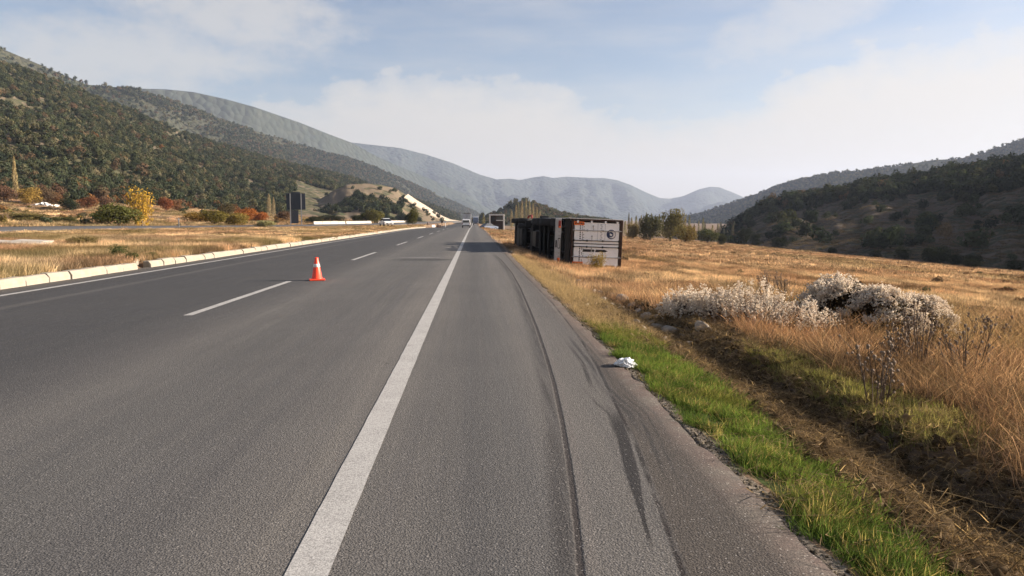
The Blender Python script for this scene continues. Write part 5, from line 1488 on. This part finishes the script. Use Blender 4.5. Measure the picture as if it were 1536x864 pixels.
def d_mid(x, y): return sst(1.85, 2.6, x) * vis(x, y, 3) * (.55 + .45 * sst(.3, .5, fbm(x * .5, y * .5, 3, 207))) * np.where(x < 3.5, np.where(y < 27, .15, .5), 1)
field('dry_grass', 52000, (1.8, 42, 18, 54), d_mid, tD, .5, .85, lambda x, y, r: dry_tint(x, y, r) * np.array([.86, .84, .86]), 302, 'dry tan and reddish grass of the field around the truck')
def d_far(x, y): return sst(1.9, 2.6, x) * vis(x, y, 6) * sst(86, 80, x)
field('dry_grass', 62000, (1.8, 86, 50, 230), d_far, tE, .7, 1.1, lambda x, y, r: dry_tint(x, y, r) * np.array([.80, .77, .80]), 303, 'dry grass of the far field in front of the right hill', zs=.8)
# verge beyond the green strip: short straw close to the pavement
def d_verge(x, y): return sst(1.68, 1.9, x) * sst(3.2, 2.7, x) * sst(10.2, 12, y) * .65
field('verge_grass', 9000, (1.65, 3.3, 10, 34), d_verge, tA[:2] + tA[4:], .45, .75, lambda x, y, r: lerp3((.50, .38, .25), (.32, .25, .15), r.rand(len(x))) * (.8 + .4 * r.rand(len(x), 1)), 304, 'short straw coloured grass on the verge just past the green strip')
def d_green(x, y): return zones(x, y)[0] * (.12 + .88 * sst(.34, .56, fbm(x * 3, y * 3, 3, 209)))
def green_tint(x, y, r):
    t = lerp3(GRN, DGRN, sst(.35, .65, fbm(x * 2.5, y * 2.5, 3, 210))); k = (r.rand(len(x)) < .17)[:, None]
    yl = sst(.58, .72, fbm(x * 1.6 + 5, y * 1.2, 3, 211))[:, None]
    t = t * (1 - .5 * yl) + np.array((.24, .22, .07)) * .5 * yl
    return np.where(k, np.array((.36, .30, .13)), t) * (.75 + .5 * r.rand(len(x), 1))
field('green_grass', 15000, (1.6, 3.1, 1.6, 13), d_green, tB, .6, 1.15, green_tint, 305, 'short bright green grass strip along the pavement edge')
field('green_grass', 3200, (3.4, 5.0, 4.8, 11.5), lambda x, y: zones(x, y)[1], tB, .7, 1.2, lambda x, y, r: lerp3((.20, .22, .07), (.42, .35, .17), r.rand(len(x)) ** 1.2), 306, 'patchy green and straw grass on the bank beyond the ditch')
field('dry_litter', 9500, (1.75, 5.0, 2, 15), lambda x, y: zones(x, y)[2] * .85 + .06 + .4 * (x > 3.7), tC, .5, 1.2, lambda x, y, r: lerp3((.12, .085, .055), (.42, .31, .19), r.rand(len(x)) ** 1.4), 307, 'broken straw and dead stems lying in the ditch', tilt=.2, dz=.01)
# clods and gravel
def blobs(seed, n=1):
    m = MB(); bmesh.ops.create_icosphere(m.bm, subdivisions=1, radius=1)
    r = random.Random(seed)
    for v in m.bm.verts: v.co *= r.uniform(.7, 1.15); v.co.z *= .75
    V = np.array([v.co[:] for v in m.bm.verts]); Fc = [[v.index for v in f.verts] for f in m.bm.faces]; m.bm.free()
    return V, Fc, np.full(len(V), r.random())
tG = [blobs(k) for k in range(5)]
def pebbles(name, n, box_, dens, s0, s1, tintf, seed, label):
    r = np.random.RandomState(seed); x = r.uniform(box_[0], box_[1], n); y = r.uniform(box_[2], box_[3], n)
    k = r.rand(n) < dens(x, y); x, y = x[k], y[k]; n = len(x)
    s = s0 + (s1 - s0) * r.rand(n) ** 3
    z = H(x, y) + detail(x, y) + s * .2
    scatter(name, M['grass_i'], tG, np.stack([x, y, z], 1), r.rand(n, 3) * 6.28, np.stack([s, s, s], 1) * (.7 + .6 * r.rand(n, 3)), r.randint(0, 5, n), tintf(x, y, r), label)
pebbles('gravel', 16000, (1.6, 1.95, 2, 26), lambda x, y: zones(x, y)[3] * .9, .003, .014, lambda x, y, r: lerp3((.09, .075, .06), (.42, .38, .33), r.rand(len(x)) ** 1.5), 311, 'loose gravel along the crumbling pavement edge')
pebbles('soil_clods', 34000, (2.2, 4.6, 2, 24), lambda x, y: zones(x, y)[2] + .3 * (x > 3.7), .006, .07, lambda x, y, r: lerp3((.06, .042, .028), (.20, .15, .10), r.rand(len(x))), 312, 'crumbled soil clods in the ditch')
pebbles('rubble', 2600, (1.9, 3.0, 13, 42), lambda x, y: .5 * sst(.45, .6, fbm(x * 1.5, y * .5, 3, 230)), .02, .075, lambda x, y, r: lerp3((.20, .16, .12), (.55, .49, .42), r.rand(len(x))), 314, 'pale broken stones scattered on the verge towards the truck')
pebbles('rubble', 5200, (2.1, 4.4, 10, 24), lambda x, y: zones(x, y)[2] * 1.2, .02, .085, lambda x, y, r: lerp3((.12, .09, .065), (.40, .31, .23), r.rand(len(x))), 313, 'rubble and broken stones between the verge and the dry grass')
# median and left field
def med_tint(x, y, r):
    t = dry_tint(x, y, r); g = sst(.46, .62, fbm(x * .3 + 4, y * .22, 4, 215))[:, None]
    return t * (1 - .55 * g) + np.array((.17, .15, .06)) * .55 * g
def d_med(x, y):
    xc_, _ = opp_xz(y); return sst(-11.1, -11.3, x) * (x > xc_ + 6.5) * (x > -.78 * y - 4)
field('median_grass', 56000, (-44, -11, 10, 52), d_med, tD, .55, .95, med_tint, 321, 'dry straw and olive grass covering the median behind the kerb')
field('median_grass', 26000, (-40, -11, 50, 175), d_med, tE, .45, .75, med_tint, 322, 'far dry grass of the median', zs=.5)
def d_left(x, y):
    xc_, _ = opp_xz(y); yf = np.interp(y, LF[:, 1], LF[:, 0]); return (x < xc_ - 7) * (x > -.80 * y - 10) * .9
field('field_grass', 30000, (-190, -20, 60, 260), d_left, tE, .8, 1.4, med_tint, 323, 'dry golden grass of the field below the left hillside', zs=1.0)
# low brush between road and hillside
def brush(n, box_, dens, s0, s1, pal, wts, seed, name, label):
    r = np.random.RandomState(seed); x = r.uniform(box_[0], box_[1], n); y = r.uniform(box_[2], box_[3], n)
    k = r.rand(n) < dens(x, y); x, y = x[k], y[k]; n = len(x); s = s0 + (s1 - s0) * r.rand(n) ** 2
    scatter(name, M['leaf_i'], tm_shrub, np.stack([x, y, H(x, y) - .1], 1), np.stack([0 * x, 0 * x, r.rand(n) * 6.28], 1), np.stack([s * 1.2, s * 1.2, s * .8], 1), r.randint(0, 5, n), tints(n, pal, wts, seed), label)
brush(1500, (-190, -24, 75, 240), lambda x, y: d_left(x, y) * sst(.52, .66, fbm(x * .05, y * .05, 4, 218)), .35, 1.2, [OLIVE, BROWN, (.16, .13, .05), GREEN, (.2, .12, .05)], [3, 3, 2, 2, 1], 325, 'low_brush', 'low brush and weeds in the field below the left hillside')
brush(1600, (6, 84, 26, 200), lambda x, y: d_far(x, y) * sst(.46, .62, fbm(x * .08, y * .06, 4, 219)), .12, .42, [BROWN, (.15, .08, .05), DEAD, OLIVE], [3, 3, 2, 1], 326, 'low_brush', 'low brown weeds dotted over the dry field')
# short dead tufts on the shaded slope of the right hill
pts_, u_h, v_h, _ = sample_hill(R1, 14000, lambda u, v, x, y: (v < .75) * 1.0 / np.maximum(y, 60) ** 1.0, 331)
rr_ = np.random.RandomState(332); n_ = len(pts_)
scatter('slope_grass', M['grass_i'], tE, pts_, np.stack([0 * pts_[:, 0], 0 * pts_[:, 0], rr_.rand(n_) * 6.28], 1), np.stack([.6 + .6 * rr_.rand(n_)] * 3, 1) * np.array([1, 1, .9]), rr_.randint(0, 2, n_), lerp3((.075, .058, .042), (.15, .115, .082), rr_.rand(n_)), 'short dead tufts on the bare shaded slope')
